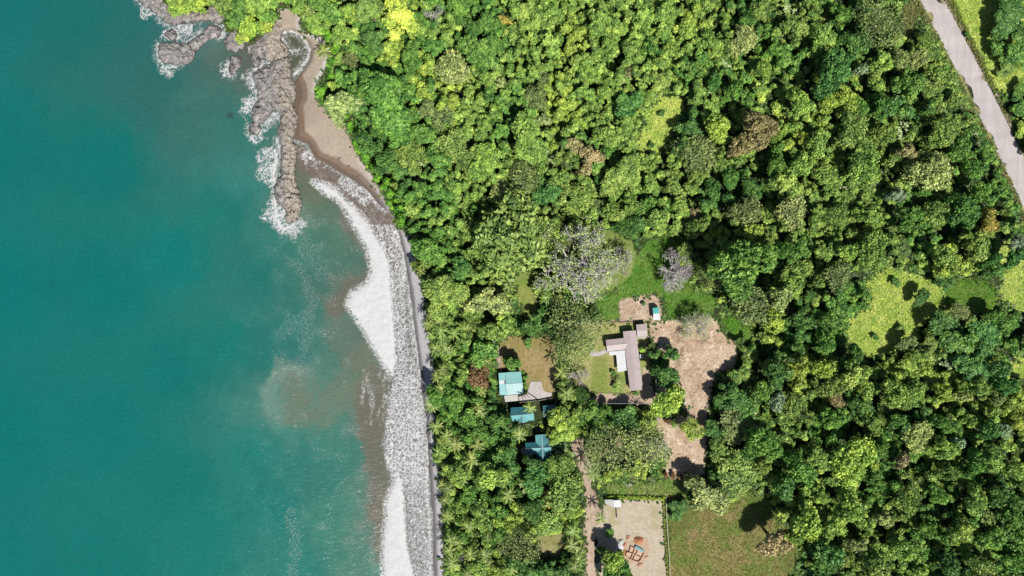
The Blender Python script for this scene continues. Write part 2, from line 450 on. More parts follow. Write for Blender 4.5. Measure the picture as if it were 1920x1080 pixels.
# greener corner of the meadow, straw scars on the dirt, mown tracks on the dirt road
m = sst(-4, 8, sdf([(1395, 915), (1440, 925), (1455, 965), (1430, 985), (1400, 950)], U, V, 30) + n1 * 8); blend(m * 0.8, A(84, 128, 48))
m = sst(-4, 8, sdf([(1250, 930), (1300, 930), (1290, 990), (1262, 1010)], U, V, 30) + n1 * 10); blend(m * 0.7, A(92, 118, 46))
m = sst(-3, 6, sdf([(1440, 1010), (1500, 1000), (1510, 1080), (1480, 1085)], U, V, 30) + n1 * 10); blend(m * 0.7, A(96, 132, 52))
m = sst(-2, 2, sdf([(1286, 992), (1306, 992), (1308, 1014), (1290, 1016)], U, V, 30) + n1 * 8); blend(m * 0.7, A(186, 158, 122))
for p in ([(1262, 618), (1284, 610), (1288, 640), (1268, 648)], [(1262, 655), (1280, 650), (1284, 680), (1270, 690)], [(1300, 640), (1330, 630), (1330, 640), (1304, 650)]):
    m = sst(-4, 5, sdf(p, U, V, 30) + n1 * 12 + n3 * 8); blend(m * 0.75, A(140, 112, 84))
for p in ([(1240, 622), (1258, 632), (1250, 660), (1238, 650)], [(1300, 660), (1370, 650), (1350, 680), (1310, 700)], [(1280, 830), (1300, 828), (1300, 850), (1285, 852)], [(1262, 700), (1290, 690), (1300, 730), (1280, 740)]):
    m = sst(-4, 6, sdf(p, U, V, 30) + n1 * 10); blend(m * 0.6, A(228, 202, 174))
m = sst(-4, 6, sdf([(1200, 860), (1260, 850), (1250, 895), (1180, 898)], U, V, 30) + n1 * 10); blend(m * 0.8, A(158, 172, 96))
m = sst(-4, 6, sdf([(1110, 660), (1140, 670), (1140, 735), (1108, 735)], U, V, 30) + n1 * 12); blend(m * 0.7, A(140, 160, 70))
m = sst(-3, 4, sdf([(1138, 668), (1156, 668), (1158, 725), (1138, 728)], U, V, 30) + n1 * 8); blend(m * 0.6, A(186, 172, 110))
for dx in (-4, 4):
    m = 1 - sst(0.6, 2.2, line_d([(1098 + dx, 912), (1108 + dx, 960), (1108 + dx, 1000), (1107 + dx, 1310)], U, V) + n3 * 2); blend(m * 0.6, A(222, 198, 172))
m = sst(-2, 3, sdf([(1120, 600), (1200, 598), (1200, 605), (1120, 606)], U, V, 20) + n1 * 2); blend(m * 0.9, A(206, 176, 150))
m = sst(-1, 2, sdf([(1500 - 332, 898), (1194, 896), (1192, 906), (1182, 914), (1170, 912)], U, V, 20) + n1 * 4); blend(m, A(206, 196, 186))
m = sst(-1, 2, sdf([(1370, 908), (1394, 909), (1396, 918), (1372, 919)], U, V, 20) + n1 * 4); blend(m, A(214, 194, 168))
m = sst(-1, 2, sdf([(1156, 1018), (1212, 1010), (1222, 1030), (1206, 1056), (1170, 1060), (1150, 1044)], U, V, 20) + n1 * 6); blend(m * 0.5, A(214, 172, 142))
m = sst(-4, 8, sdf([(1216, 944), (1238, 944), (1240, 992), (1226, 996), (1218, 970)], U, V, 20) + n1 * 14 + n3 * 8); blend(m * 0.55, A(178, 176, 122))
m = sst(-4, 8, sdf([(1136, 950), (1156, 950), (1160, 985), (1140, 992)], U, V, 20) + n1 * 14 + n3 * 8); blend(m * 0.5, A(172, 172, 110))
for p in ([(1130, 1000), (1160, 985), (1200, 982), (1225, 1000), (1232, 1040), (1226, 1090)], [(1136, 1006), (1164, 992), (1198, 990), (1216, 1006), (1222, 1040), (1216, 1090)], [(1152, 972), (1180, 962), (1212, 966), (1240, 985)], [(1160, 1000), (1190, 996), (1240, 1010)]):
    m = (1 - sst(0.5, 3.2, line_d(p, U, V) + n3 * 4)) * sst(-.3, .2, n2); blend(m * 0.6, A(228, 216, 196))
for p in ([(1230, 650), (1270, 690), (1300, 760), (1300, 830)], [(1240, 640), (1290, 650), (1350, 640)], [(1262, 612), (1310, 700), (1318, 780)]):
    m = (1 - sst(1, 7, line_d(p, U, V) + n1 * 16)) * sst(-.2, .2, n3 + n1); blend(m * 0.5, A(170, 138, 110))
for p in ([(1290, 930), (1310, 980), (1300, 1080)], [(1440, 940), (1400, 1000), (1420, 1090)]):
    m = (1 - sst(1, 9, line_d(p, U, V) + n1 * 20)); blend(m * 0.4, A(110, 140, 60))
Mg, nt, nd, lk, b = mat('ground')
at = N(nd, 'ShaderNodeAttribute', attribute_name='Col')
tc = N(nd, 'ShaderNodeTexCoord')
g1 = noise_n(nd, lk, tc.outputs['Object'], 1.1, 6, 0.7); g2 = noise_n(nd, lk, tc.outputs['Object'], 4.0, 3, 0.7)
v = math_n(nd, lk, 'ADD', math_n(nd, lk, 'MULTIPLY', g1.outputs[0], 0.7), math_n(nd, lk, 'MULTIPLY', g2.outputs[0], 0.5))
v = math_n(nd, lk, 'ADD', v, 0.4)
sc = N(nd, 'ShaderNodeVectorMath', operation='SCALE'); lk.new(at.outputs['Color'], sc.inputs[0]); lk.new(v, sc.inputs['Scale'])
lk.new(sc.outputs[0], b.inputs['Base Color']); b.inputs['Roughness'].default_value = 0.9; b.inputs['Specular IOR Level'].default_value = 0.15
bn = N(nd, 'ShaderNodeBump'); bn.inputs['Strength'].default_value = 0.5; bn.inputs['Distance'].default_value = 0.15
lk.new(g1.outputs[0], bn.inputs['Height']); lk.new(bn.outputs[0], b.inputs['Normal'])
rough = np.zeros(U.shape)
for k in ('meadow', 'dirt_big', 'dirt_plot', 'yellow_field', 'clearing_yellow', 'clearing_right', 'clearing_lime', 'lawn_house_north'):
    rough = np.maximum(rough, sst(0, 8, sdf(REG[k], U, V, 30)))
co[:, 2] += (n3 * 0.5 * rough).ravel()
me = np_mesh('ground', co, f, [Mg], True, {'Col': ('COL', col.reshape(-1, 3))})
tag(link('ground', me), kind='structure')

# ------------------------------------------------------------------ sea
SEA_PTS = [(0, 0, 24, 112, 108), (150, 30, 28, 110, 104), (0, 540, 14, 116, 110), (0, 1080, 18, 116, 108), (0, 270, 18, 114, 108), (0, 810, 15, 116, 109), (200, 300, 18, 114, 107), (200, 540, 15, 115, 108), (200, 800, 17, 116, 108), (200, 1060, 20, 117, 108), (330, 700, 18, 116, 108), (330, 900, 20, 117, 108), (300, 150, 46, 106, 98), (260, 60, 40, 107, 101), (350, 70, 56, 104, 101),
           (400, 180, 60, 112, 102), (420, 120, 86, 110, 100), (450, 240, 56, 118, 106), (420, 400, 30, 118, 108), (330, 480, 18, 120, 112), (380, 1000, 26, 122, 112), (480, 520, 34, 116, 106), (470, 340, 54, 126, 116), (520, 450, 50, 120, 108), (560, 480, 66, 124, 108),
           (600, 400, 100, 122, 102), (630, 440, 84, 126, 106), (650, 480, 76, 116, 100), (600, 520, 52, 110, 102), (560, 600, 54, 120, 108), (540, 660, 50, 118, 108), (640, 640, 84, 126, 112), (690, 610, 104, 124, 106),
           (660, 690, 82, 126, 112), (600, 760, 84, 132, 116), (550, 735, 104, 130, 114), (600, 800, 82, 136, 118), (540, 790, 70, 136, 120), (640, 850, 60, 124, 110), (600, 900, 52, 124, 110), (580, 850, 44, 120, 108), (660, 950, 72, 134, 116), (620, 1000, 66, 130, 112), (690, 1060, 84, 132, 114),
           (560, 1060, 46, 126, 112), (500, 660, 36, 116, 106), (480, 850, 30, 122, 112), (500, 950, 34, 122, 112), (430, 650, 24, 120, 110), (560, 320, 110, 112, 100), (580, 340, 112, 116, 96), (560, 90, 100, 102, 84), (400, 60, 90, 122, 118),
           (470, 110, 96, 100, 88), (740, 400, 140, 124, 112), (760, 700, 140, 134, 128), (760, 1000, 140, 134, 128), (700, 780, 128, 114, 98), (715, 950, 132, 112, 98), (640, 555, 116, 116, 98), (670, 420, 110, 112, 96)]
us = axis(-150, 860, 3, -20000, 20000, 12); vs = axis(-150, 1230, 3, -20000, 20000, 12)
us = us[us < 1000]
def sea_z(U, V): return 0.0 * U
U, V, Z, co, f = grid(us, vs, sea_z)
w1 = fbm(U / 26, V / 26, 61, 4) - 0.5; w2 = fbm(U / 26 + 40, V / 26, 71, 4) - 0.5; w3 = fbm(U / 7, V / 7, 81, 4) - 0.5; w4 = fbm(U / 90, V / 90, 85, 3) - 0.5
Uw = U + w1 * 60; Vw = V + w2 * 60
num = np.zeros(U.shape + (3,)); den = np.zeros(U.shape)
for (x, y, r, g, b_) in SEA_PTS:
    w = 1 / ((Uw - x) ** 2 + (Vw - y) ** 2 + 1600) ** 2
    num += w[..., None] * lin((r, g, b_)); den += w
col = num / den[..., None] / K * np.array([1.1, 1.14, 1.16])
col *= (1 + 0.08 * w4 + (0.06 + 0.2 * sst(330, 600, U)) * w1 + 0.1 * w3)[..., None]
Uw = U + w1 * 26 + w3 * 8; Vw = V + w2 * 26
BROWN = [[(676, 690), (706, 684), (736, 700), (732, 745), (724, 800), (722, 850), (738, 890), (724, 945), (722, 1000), (718, 1060), (710, 1060), (704, 1020), (698, 985), (692, 952), (696, 920), (698, 896), (684, 870), (676, 832), (670, 790), (664, 750)],
         [(690, 505), (702, 520), (664, 545), (655, 572), (668, 592), (640, 590), (612, 586), (610, 572), (632, 548), (652, 524)],
         [(600, 358), (650, 388), (668, 430), (686, 470), (696, 505), (684, 510), (676, 470), (656, 432), (640, 400), (610, 372)],
         [(620, 610), (650, 600), (690, 640), (712, 680), (690, 700), (640, 690), (620, 660), (612, 630)]]
for i, p in enumerate(BROWN):
    m = sst(-5, 5, sdf(p, Uw, Vw, 30) + w3 * 10) * (0.85, 0.75, 0.75, 0.35)[i]
    col = col * (1 - m[..., None]) + np.array(A(118, 115, 101)) * m[..., None]
Us = U + w1 * 55 + w3 * 16; Vs = V + w2 * 55
ang = np.arctan2(Vs - 745, Us - 560)
m = sst(46, -24, np.hypot((Us - 575) / 1.35, (Vs - 755) / 0.95) - 34) * 0.5
col = col * (1 - m[..., None]) + np.array(A(98, 142, 126)) * m[..., None]
m = (1 - sst(8, 40, line_d([(548, 700), (560, 740), (550, 775), (585, 790), (612, 762), (640, 735), (672, 700), (690, 660)], Us, Vs, 90) + w3 * 22)) * 0.55
col = col * (1 - m[..., None]) + np.array(A(126, 128, 106)) * m[..., None]
m = (1 - sst(4, 26, np.abs(np.hypot(Us - 560, (Vs - 745) / 1.05) - 50) + w3 * 14)) * sst(1.2, 2.2, np.abs(ang - 0.5)) * 0.7
col = col * (1 - m[..., None]) + np.array(A(122, 156, 142)) * m[..., None]
m = sst(-3, 3, sdf([(424, 214), (432, 209), (439, 214), (437, 222), (428, 223)], U, V, 20) + w3 * 4); col = col * (1 - .7 * m[..., None]) + np.array(A(58, 78, 78)) * .7 * m[..., None]
SURF = [(560, 268), (586, 292), (640, 325), (700, 368), (742, 416), (756, 480), (772, 580), (790, 740), (800, 830), (812, 1000), (818, 1160), (776, 1160), (764, 1020), (758, 930), (744, 900), (724, 880), (716, 830), (722, 790), (728, 744), (738, 700), (742, 640), (738, 570), (732, 515), (728, 480), (706, 446), (690, 420), (660, 385), (630, 355), (590, 335), (566, 320), (553, 290)]
m = sst(-4, 4, sdf(SURF, U, V, 30)) * 0.9
sc_ = sst(360, 640, V)[..., None]
surfc = np.array(A(126, 112, 101)) * (1 - sc_) + np.array(A(118, 114, 110)) * sc_
col = col * (1 - m[..., None]) + surfc * m[..., None]
pm = sst(-4, 2, sdf(POOL, U, V, 30)); col = col * (1 - pm[..., None]) + np.array(A(96, 102, 84)) * pm[..., None]
FOAM = [[(586, 340), (607, 342), (630, 356), (651, 379), (673, 399), (691, 421), (707, 447), (721, 470), (727, 482), (732, 517), (737, 575), (741, 630), (742, 680), (737, 704), (720, 684), (706, 660), (694, 640), (680, 615), (664, 592), (650, 572), (659, 548), (688, 531), (697, 509), (694, 490), (686, 457), (669, 431), (651, 398), (634, 375), (609, 361)],
        [(747, 888), (755, 905), (759, 960), (763, 1016), (777, 1080), (790, 1160), (719, 1160), (719, 1044), (720, 997), (725, 969), (724, 944), (735, 913)]]
foam = np.full(U.shape, -60.0)
for p in FOAM: foam = np.maximum(foam, sdf(p, U, V, 60))
ring = [(524, 66), (529, 62), (545, 57.5), (562, 65), (574.5, 78), (581, 93), (577, 110), (565, 127), (551, 141)]
foam = np.maximum(foam, 3.4 - line_d(ring, U, V))
V_MAX = lambda l: max(q[1] for q in l) < 440 and min(q[0] for q in l) < 560
for ln, wd in [([(258, 0), (268, 10), (290, 25), (304, 40), (318, 48)], 2.5), ([(316, 46), (345, 42), (372, 38)], 3), ([(340, 75), (350, 80), (366, 70), (376, 58)], 3), ([(410, 68), (425, 55), (428, 48)], 4), ([(296, 84), (296, 108), (304, 120), (314, 132)], 4), ([(305, 126), (330, 124), (338, 118)], 4),
               ([(428, 120), (428, 138), (434, 143)], 2.5), ([(470, 138), (474, 150), (480, 170), (484, 186)], 3), ([(478, 130), (490, 124)], 4), ([(466, 238), (470, 250), (480, 256)], 3.5), ([(516, 282), (518, 300), (512, 330), (514, 345)], 6), ([(520, 355), (516, 380), (518, 410), (530, 430), (545, 425)], 6), ([(535, 345), (538, 372), (528, 385)], 5), ([(520, 262), (524, 280), (526, 300)], 4),
               ([(555, 410), (566, 420)], 3), ([(560, 96), (538, 98), (525, 104), (508, 108)], 3.5), ([(530, 70), (536, 82), (544, 96)], 4), ([(495, 225), (505, 232), (520, 222), (524, 200)], 2.5), ([(740, 892), (752, 870), (756, 858)], 2), ([(555, 262), (575, 272), (590, 290), (592, 312)], 1.6), ([(600, 300), (640, 325), (690, 362), (722, 395)], 0.5),
               ([(800, 790), (800, 824), (803, 870), (800, 900), (803, 960), (806, 1010), (806, 1160)], 3.0), ([(748, 440), (762, 510), (769, 570), (776, 622), (786, 692), (791, 750), (798, 786)], 2.4), ([(640, 343), (660, 358), (685, 378)], 1.2)]:
    foam = np.maximum(foam, (wd * .7 if V_MAX(ln) else wd) - line_d(ln, U, V))
lace = sst(-5, 8, sdf(SURF, U, V, 30)) * (0.2 + 0.22 * sst(330, 600, V) + 0.36 * sst(640, 740, V) - 0.26 * sst(880, 960, V)) * (0.75 + 1.0 * (w3 + .25))
dsh = -sdf(COAST_IN, U, V, 130) + w3 * 9 + w1 * 8
for off, wd in ((7, .7), (17, .45), (29, .2)):
    foam = np.maximum(foam, np.where((V > 420) & (foam < 0), wd + (w1 * 5) - np.abs(dsh - off), -60))
lace = np.maximum(lace, 0.4 * sst(9, -8, -foam - 8) * (foam < 2) * (foam > -9))
lace = np.maximum(lace, 0.42 * sst(-8, 6, sdf([(676, 692), (738, 690), (732, 745), (724, 800), (690, 800), (672, 770)], U, V, 30)) * sst(0.0, 0.25, fbm(U / 5, V / 22, 91, 3) - 0.42))
lace = np.maximum(lace, 0.45 * sst(-6, 6, sdf([(560, 75), (590, 70), (596, 105), (580, 130), (560, 145), (580, 110)], U, V, 20)))
lace = np.maximum(lace, 0.3 * sst(14, 0, np.abs(np.hypot(Us - 560, (Vw - 745) / 1.05) - 54)) * (Uw < 560) * sst(-0.05, 0.15, w3))
for (x, y, r_) in [(320, 62, 26), (350, 55, 24), (310, 130, 20), (430, 130, 16), (500, 170, 30), (505, 100, 34), (520, 110, 22), (470, 150, 22), (480, 250, 20), (505, 320, 34), (520, 400, 36), (545, 430, 30), (500, 290, 22), (575, 290, 22), (470, 200, 30), (330, 110, 16), (500, 220, 30), (410, 60, 22), (275, 20, 16)]:
    lace = np.maximum(lace, 0.85 * sst(r_, r_ * 0.2, np.hypot(U - x, V - y) + w3 * 30 + w1 * 20))
lace = np.maximum(lace, 0.75 * sst(-13, 0, foam) * (V > 330) * (U < 760))
spk = sst(430, 560, U) * sst(200, 380, V) * 0.8 + 0.25 * sst(150, 400, U)
spk = spk * (0.35 + 1.3 * sst(-0.05, 0.25, w1 + w4 * 0.6))
for ln in ([(545, 960), (550, 1000), (556, 1040), (548, 1080)], [(560, 500), (590, 560), (570, 640), (560, 700)]):
    spk = np.maximum(spk, 1.8 * sst(22, 4, line_d(ln, U, V) + w3 * 20))
swell = (fbm(U / 30, V / 60, 95, 3) - 0.5) * 0.25
co[:, 2] += (swell * sst(0, 40, -sdf(COAST_IN, U, V, 130)) + 0.45 * sst(0, 10, foam) * (0.6 + 0.8 * w3) * (U < 770) * (V > 300)).ravel()
Ms, nt, nd, lk, b = mat('sea_water')
tc = N(nd, 'ShaderNodeTexCoord'); ob = tc.outputs['Object']
aC = N(nd, 'ShaderNodeAttribute', attribute_name='Col').outputs['Color']
aF = N(nd, 'ShaderNodeAttribute', attribute_name='foam').outputs['Fac']
aL = N(nd, 'ShaderNodeAttribute', attribute_name='lace').outputs['Fac']
aS = N(nd, 'ShaderNodeAttribute', attribute_name='speck').outputs['Fac']
nz = noise_n(nd, lk, ob, 0.9, 6, 0.7)
nzf = noise_n(nd, lk, ob, 2.6, 4, 0.7)
# ragged breaker edge
fe = math_n(nd, lk, 'ADD', aF, math_n(nd, lk, 'MULTIPLY', math_n(nd, lk, 'SUBTRACT', nz.outputs[0], 0.5), 17.0))
fe = math_n(nd, lk, 'ADD', fe, math_n(nd, lk, 'MULTIPLY', math_n(nd, lk, 'SUBTRACT', nzf.outputs[0], 0.5), 7.0))
solid = smooth_n(nd, lk, fe, -1.0, 3.5)
# torn holes
hole = smooth_n(nd, lk, nzf.outputs[0], 0.2, 0.29)
solid = math_n(nd, lk, 'MULTIPLY', solid, hole)
# lace: distorted cell walls in two sizes
dn = noise_n(nd, lk, ob, 0.8, 3, 0.6)
dv = N(nd, 'ShaderNodeVectorMath', operation='MULTIPLY_ADD'); lk.new(dn.outputs['Color'], dv.inputs[0]); dv.inputs[1].default_value = (2.2, 1.8, 0); lk.new(ob, dv.inputs[2])
mp = N(nd, 'ShaderNodeMapping'); mp.inputs['Scale'].default_value = (1.0, 0.75, 1.0); lk.new(dv.outputs[0], mp.inputs[0])
def cell(scale, a):
    vo = N(nd, 'ShaderNodeTexVoronoi', feature='DISTANCE_TO_EDGE'); vo.inputs['Scale'].default_value = scale; lk.new(mp.outputs[0], vo.inputs['Vector'])
    wid = math_n(nd, lk, 'MULTIPLY', aL, a)
    r = N(nd, 'ShaderNodeMapRange', interpolation_type='SMOOTHSTEP'); lk.new(vo.outputs['Distance'], r.inputs[0])
    lk.new(math_n(nd, lk, 'MULTIPLY', wid, 0.35), r.inputs['From Min']); lk.new(math_n(nd, lk, 'ADD', wid, 0.01), r.inputs['From Max'])
    r.inputs['To Min'].default_value = 1; r.inputs['To Max'].default_value = 0
    return r.outputs[0]
big = cell(0.95, 0.165); small = cell(2.3, 0.15)
lc = math_n(nd, lk, 'MAXIMUM', big, math_n(nd, lk, 'MULTIPLY', small, 0.7))
brk = smooth_n(nd, lk, math_n(nd, lk, 'ADD', dn.outputs[0], math_n(nd, lk, 'MULTIPLY', aL, 0.35)), 0.45, 0.72)
lc = math_n(nd, lk, 'MULTIPLY', math_n(nd, lk, 'MULTIPLY', lc, brk), smooth_n(nd, lk, aL, 0.02, 0.5))
mp3 = N(nd, 'ShaderNodeMapping'); mp3.inputs['Rotation'].default_value = (0, 0, .5); mp3.inputs['Scale'].default_value = (.5, 1.4, 1); lk.new(ob, mp3.inputs[0])
# scattered flecks of foam and painted sun sparkle on the open water
sp = noise_n(nd, lk, mp3.outputs[0], 3.0, 3, 0.75)
fl = smooth_n(nd, lk, math_n(nd, lk, 'ADD', sp.outputs[0], math_n(nd, lk, 'MULTIPLY', aS, 0.09)), 0.72, 0.78)
tot = math_n(nd, lk, 'MAXIMUM', math_n(nd, lk, 'MAXIMUM', solid, lc), math_n(nd, lk, 'MULTIPLY', fl, 0.6), True)
rip = noise_n(nd, lk, mp3.outputs[0], 1.6, 5, .75)
wv = math_n(nd, lk, 'ADD', math_n(nd, lk, 'MULTIPLY', rip.outputs[0], 0.9), 0.55)  # ripple light and dark painted into the water colour
wsc = N(nd, 'ShaderNodeVectorMath', operation='SCALE'); lk.new(aC, wsc.inputs[0]); lk.new(wv, wsc.inputs['Scale'])
fcol = mixc(nd, lk, smooth_n(nd, lk, nz.outputs[0], .25, .6), A(226, 227, 227), A(240, 240, 240))
c = mixc(nd, lk, tot, wsc.outputs[0], fcol)
lk.new(c, b.inputs['Base Color'])
rr = N(nd, 'ShaderNodeMapRange'); lk.new(tot, rr.inputs[0]); rr.inputs['To Min'].default_value = 0.18; rr.inputs['To Max'].default_value = 0.9; lk.new(rr.outputs[0], b.inputs['Roughness'])
b.inputs['IOR'].default_value = 1.33; b.inputs['Specular IOR Level'].default_value = 0.4
wn1 = noise_n(nd, lk, mp3.outputs[0], 0.6, 6, 0.7, 0.6)
bn = N(nd, 'ShaderNodeBump'); bn.inputs['Strength'].default_value = 0.55; bn.inputs['Distance'].default_value = 0.35
hh = math_n(nd, lk, 'ADD', wn1.outputs[0], math_n(nd, lk, 'MULTIPLY', tot, 0.5))
lk.new(hh, bn.inputs['Height']); lk.new(bn.outputs[0], b.inputs['Normal'])
me = np_mesh('sea', co, f, [Ms], True, {'Col': ('COL', col.reshape(-1, 3)), 'foam': ('F', foam), 'lace': ('F', lace), 'speck': ('F', spk)})
tag(link('sea', me), kind='structure')

# ------------------------------------------------------------------ rocks
Mr, nt, nd, lk, b = mat('shore_rock')
tc = N(nd, 'ShaderNodeTexCoord'); ob = tc.outputs['Object']
tn = N(nd, 'ShaderNodeAttribute', attribute_name='tan').outputs['Fac']
r1 = noise_n(nd, lk, ob, 0.5, 8, 0.7); r2 = noise_n(nd, lk, ob, 2.5, 5, 0.75)
mpr = N(nd, 'ShaderNodeMapping'); mpr.inputs['Rotation'].default_value = (0, 0, 0.5); mpr.inputs['Scale'].default_value = (2.2, 0.5, 1); lk.new(ob, mpr.inputs[0])
r3 = noise_n(nd, lk, mpr.outputs[0], 0.9, 6, 0.75)
g = mixc(nd, lk, smooth_n(nd, lk, r1.outputs[0], 0.35, 0.65), A(140, 134, 131), A(210, 204, 199))
t_ = mixc(nd, lk, smooth_n(nd, lk, r3.outputs[0], 0.35, 0.65), A(172, 160, 142), A(216, 206, 190))
c = mixc(nd, lk, smooth_n(nd, lk, math_n(nd, lk, 'ADD', tn, math_n(nd, lk, 'SUBTRACT', r1.outputs[0], 0.5)), 0.3, 0.7), g, t_)
c = mixc(nd, lk, smooth_n(nd, lk, r3.outputs[0], 0.46, 0.34), c, A(70, 64, 62))
ge = N(nd, 'ShaderNodeNewGeometry'); sx = N(nd, 'ShaderNodeSeparateXYZ'); lk.new(ge.outputs['Position'], sx.inputs[0])
wl = smooth_n(nd, lk, math_n(nd, lk, 'ADD', sx.outputs[2], math_n(nd, lk, 'MULTIPLY', r1.outputs[0], 1.0)), 1.35, 0.65)
c = mixc(nd, lk, wl, c, A(82, 76, 70))
lk.new(c, b.inputs['Base Color']); b.inputs['Roughness'].default_value = 0.8
bn = N(nd, 'ShaderNodeBump'); bn.inputs['Strength'].default_value = 0.9; bn.inputs['Distance'].default_value = 0.35
lk.new(math_n(nd, lk, 'ADD', math_n(nd, lk, 'MULTIPLY', r2.outputs[0], 0.5), r3.outputs[0]), bn.inputs['Height']); lk.new(bn.outputs[0], b.inputs['Normal'])

ROCKS = [
 ('rock_islet', 'long grey rock islet ringed by white foam, farthest out off the headland', [(297, 88), (304, 81), (315, 78), (326, 82), (342, 82), (354, 86), (364, 98), (362, 110), (352, 118), (340, 116), (331, 121), (318, 118), (304, 114), (299, 103)], 3.4, 0.05),
 ('boulder', 'small round grey boulder alone in swirling foam between islet and headland', [(311, 66), (314, 59), (322, 57), (330, 61), (332, 68), (327, 74), (318, 75)], 2.0, 0.0),
 ('rock_shelf', 'dark rock shelf along the foot of the headland trees', [(246, -30), (300, -30), (306, 4), (318, 22), (350, 24), (384, 22), (394, 9), (405, 6), (416, 18), (419, 36), (412, 46), (400, 42), (380, 37), (352, 42), (326, 45), (308, 38), (290, 22), (268, 9)], 2.6, 0.35),
 ('rock_ridge', 'grey rock ridge linking the islet to the headland shelf', [(352, 84), (366, 74), (380, 62), (392, 50), (406, 46), (416, 54), (414, 66), (400, 72), (386, 76), (378, 88), (364, 94), (356, 92)], 2.4, 0.1),
 ('boulder', 'big blocky grey boulder beside the tip of the headland trees', [(422, 76), (428, 66), (440, 60), (450, 62), (457, 74), (456, 88), (444, 97), (430, 94), (423, 86)], 3.2, 0.1),
 ('boulder', 'narrow upright-lying grey boulder in open water below the headland tip', [(437, 106), (446, 104), (452, 112), (448, 128), (441, 140), (433, 138), (430, 128), (433, 116)], 2.0, 0.0),
 ('rock_outcrop', 'tan and white crusted outcrop beside the tidal pool', [(462, 86), (478, 82), (490, 70), (505, 52), (518, 42), (527, 48), (529, 60), (524, 72), (534, 86), (542, 102), (530, 112), (512, 114), (494, 108), (478, 102), (464, 98)], 2.8, 0.75),
 ('boulder', 'low dark boulder awash between the outcrop and the rock spit', [(470, 108), (480, 102), (486, 112), (484, 126), (474, 124)], 1.3, 0.0),
 ('rock_spit', 'broad grey and tan rock spit running seaward below the tidal pool', [(475, 142), (484, 132), (498, 126), (512, 115), (530, 106), (541, 108), (545, 128), (547, 146), (552, 158), (554, 176), (549, 196), (557, 218), (556, 236), (548, 262), (540, 268), (530, 262), (526, 244), (529, 222), (522, 204), (510, 210), (500, 218), (492, 232), (478, 230), (473, 216), (478, 196), (486, 184), (482, 168)], 4.6, 0.42),
 ('boulder', 'grey boulder at the seaward foot of the broad spit', [(467, 238), (474, 230), (485, 231), (490, 242), (482, 252), (471, 250)], 1.9, 0.0),
 ('rock_reef', 'long tan-topped reef forming the southern end of the spit', [(522, 240), (538, 246), (550, 262), (557, 282), (556, 300), (552, 318), (555, 340), (564, 370), (562, 392), (553, 414), (544, 420), (538, 412), (537, 394), (528, 384), (517, 372), (514, 352), (520, 338), (528, 330), (526, 305), (529, 285), (524, 262)], 4.0, 0.9)]
for nm, lab, poly, hm, tan in ROCKS:
    p = np.array(poly, float)
    us_ = np.arange(p[:, 0].min() - 6, p[:, 0].max() + 7, 1.1); vs_ = np.arange(p[:, 1].min() - 6, p[:, 1].max() + 7, 1.1)
    U, V = np.meshgrid(us_, vs_)
    a1 = fbm(U / 7, V / 7, 101, 4) - 0.5; a2 = fbm(U / 16, V / 16, 111, 4)
    ds = sdf(poly, U, V, 20) + a1 * 9 + 1.8
    q = U * 0.55 + V * 0.83; q2 = U * 0.83 - V * 0.55
    strata = fbm(q2 / 4.5, q / 22, 121, 4); ridg = 1 - 2 * np.abs(fbm(U / 9, V / 9, 131, 5) - 0.5)
    hh = hm * (1 - np.exp(-np.maximum(ds, 0) / 5.0)) * (0.35 + 0.55 * ridg * a2 * 1.5 + 0.5 * (strata - 0.3))
    hh = hh + sst(0, 3, ds) * ((fbm(U / 2.6, V / 2.6, 141, 3) - .5) * 0.9 + np.minimum(0, fbm(q2 / 2.2, q / 9, 151, 3) - .47) * 3.2)
    step = 0.45
    hh = hh * 0.6 + 0.4 * step * np.floor(hh / step + a1 * 0.8)
    crack = sst(0.05, 0.0, np.abs(strata - 0.5)) * sst(1, 4, ds)
    hh = hh - crack * 0.5
    Z = np.where(ds > 0, 0.12 + np.maximum(hh, -0.05), -0.5 + 0.62 * np.exp(np.minimum(ds, 0) / 1.5) - 0.0)
    Zg = height(U, V)
    Z = np.where(ds > 0, Z + np.maximum(Zg, 0) * 0.85, np.minimum(Z, np.maximum(Zg, 0) - 0.1 + 0.3 * np.exp(np.minimum(ds, 0))))
    c0 = P(p[:, 0].mean(), p[:, 1].mean(), 0)
    k = S * (1 - np.maximum(Z, 0) / H)
    co = np.stack([(U - 960) * k - c0.x, (540 - V) * k - c0.y, Z], -1).reshape(-1, 3)
    nu, nv = len(us_), len(vs_)
    i = np.arange(nu * nv).reshape(nv, nu)
    fq = np.stack([i[1:, :-1], i[1:, 1:], i[:-1, 1:], i[:-1, :-1]], -1)
    keep = (ds[1:, :-1] > -4) & (ds[:-1, 1:] > -4)
    fq = fq[keep]
    used = np.unique(fq); remap = np.full(nu * nv, -1); remap[used] = np.arange(len(used))
    east = sst(0.25, 0.8, (U - p[:, 0].min()) / np.ptp(p[:, 0]))
    ta = (tan * (0.4 + 1.0 * east) + (a2 - 0.5) * 0.5)
    me = np_mesh(nm, co[used], remap[fq], [Mr], True, {'tan': ('F', ta.ravel()[used])})
    o = link(nm, me); o.location = (c0.x, c0.y, 0)
    tag(o, lab, 'rock')

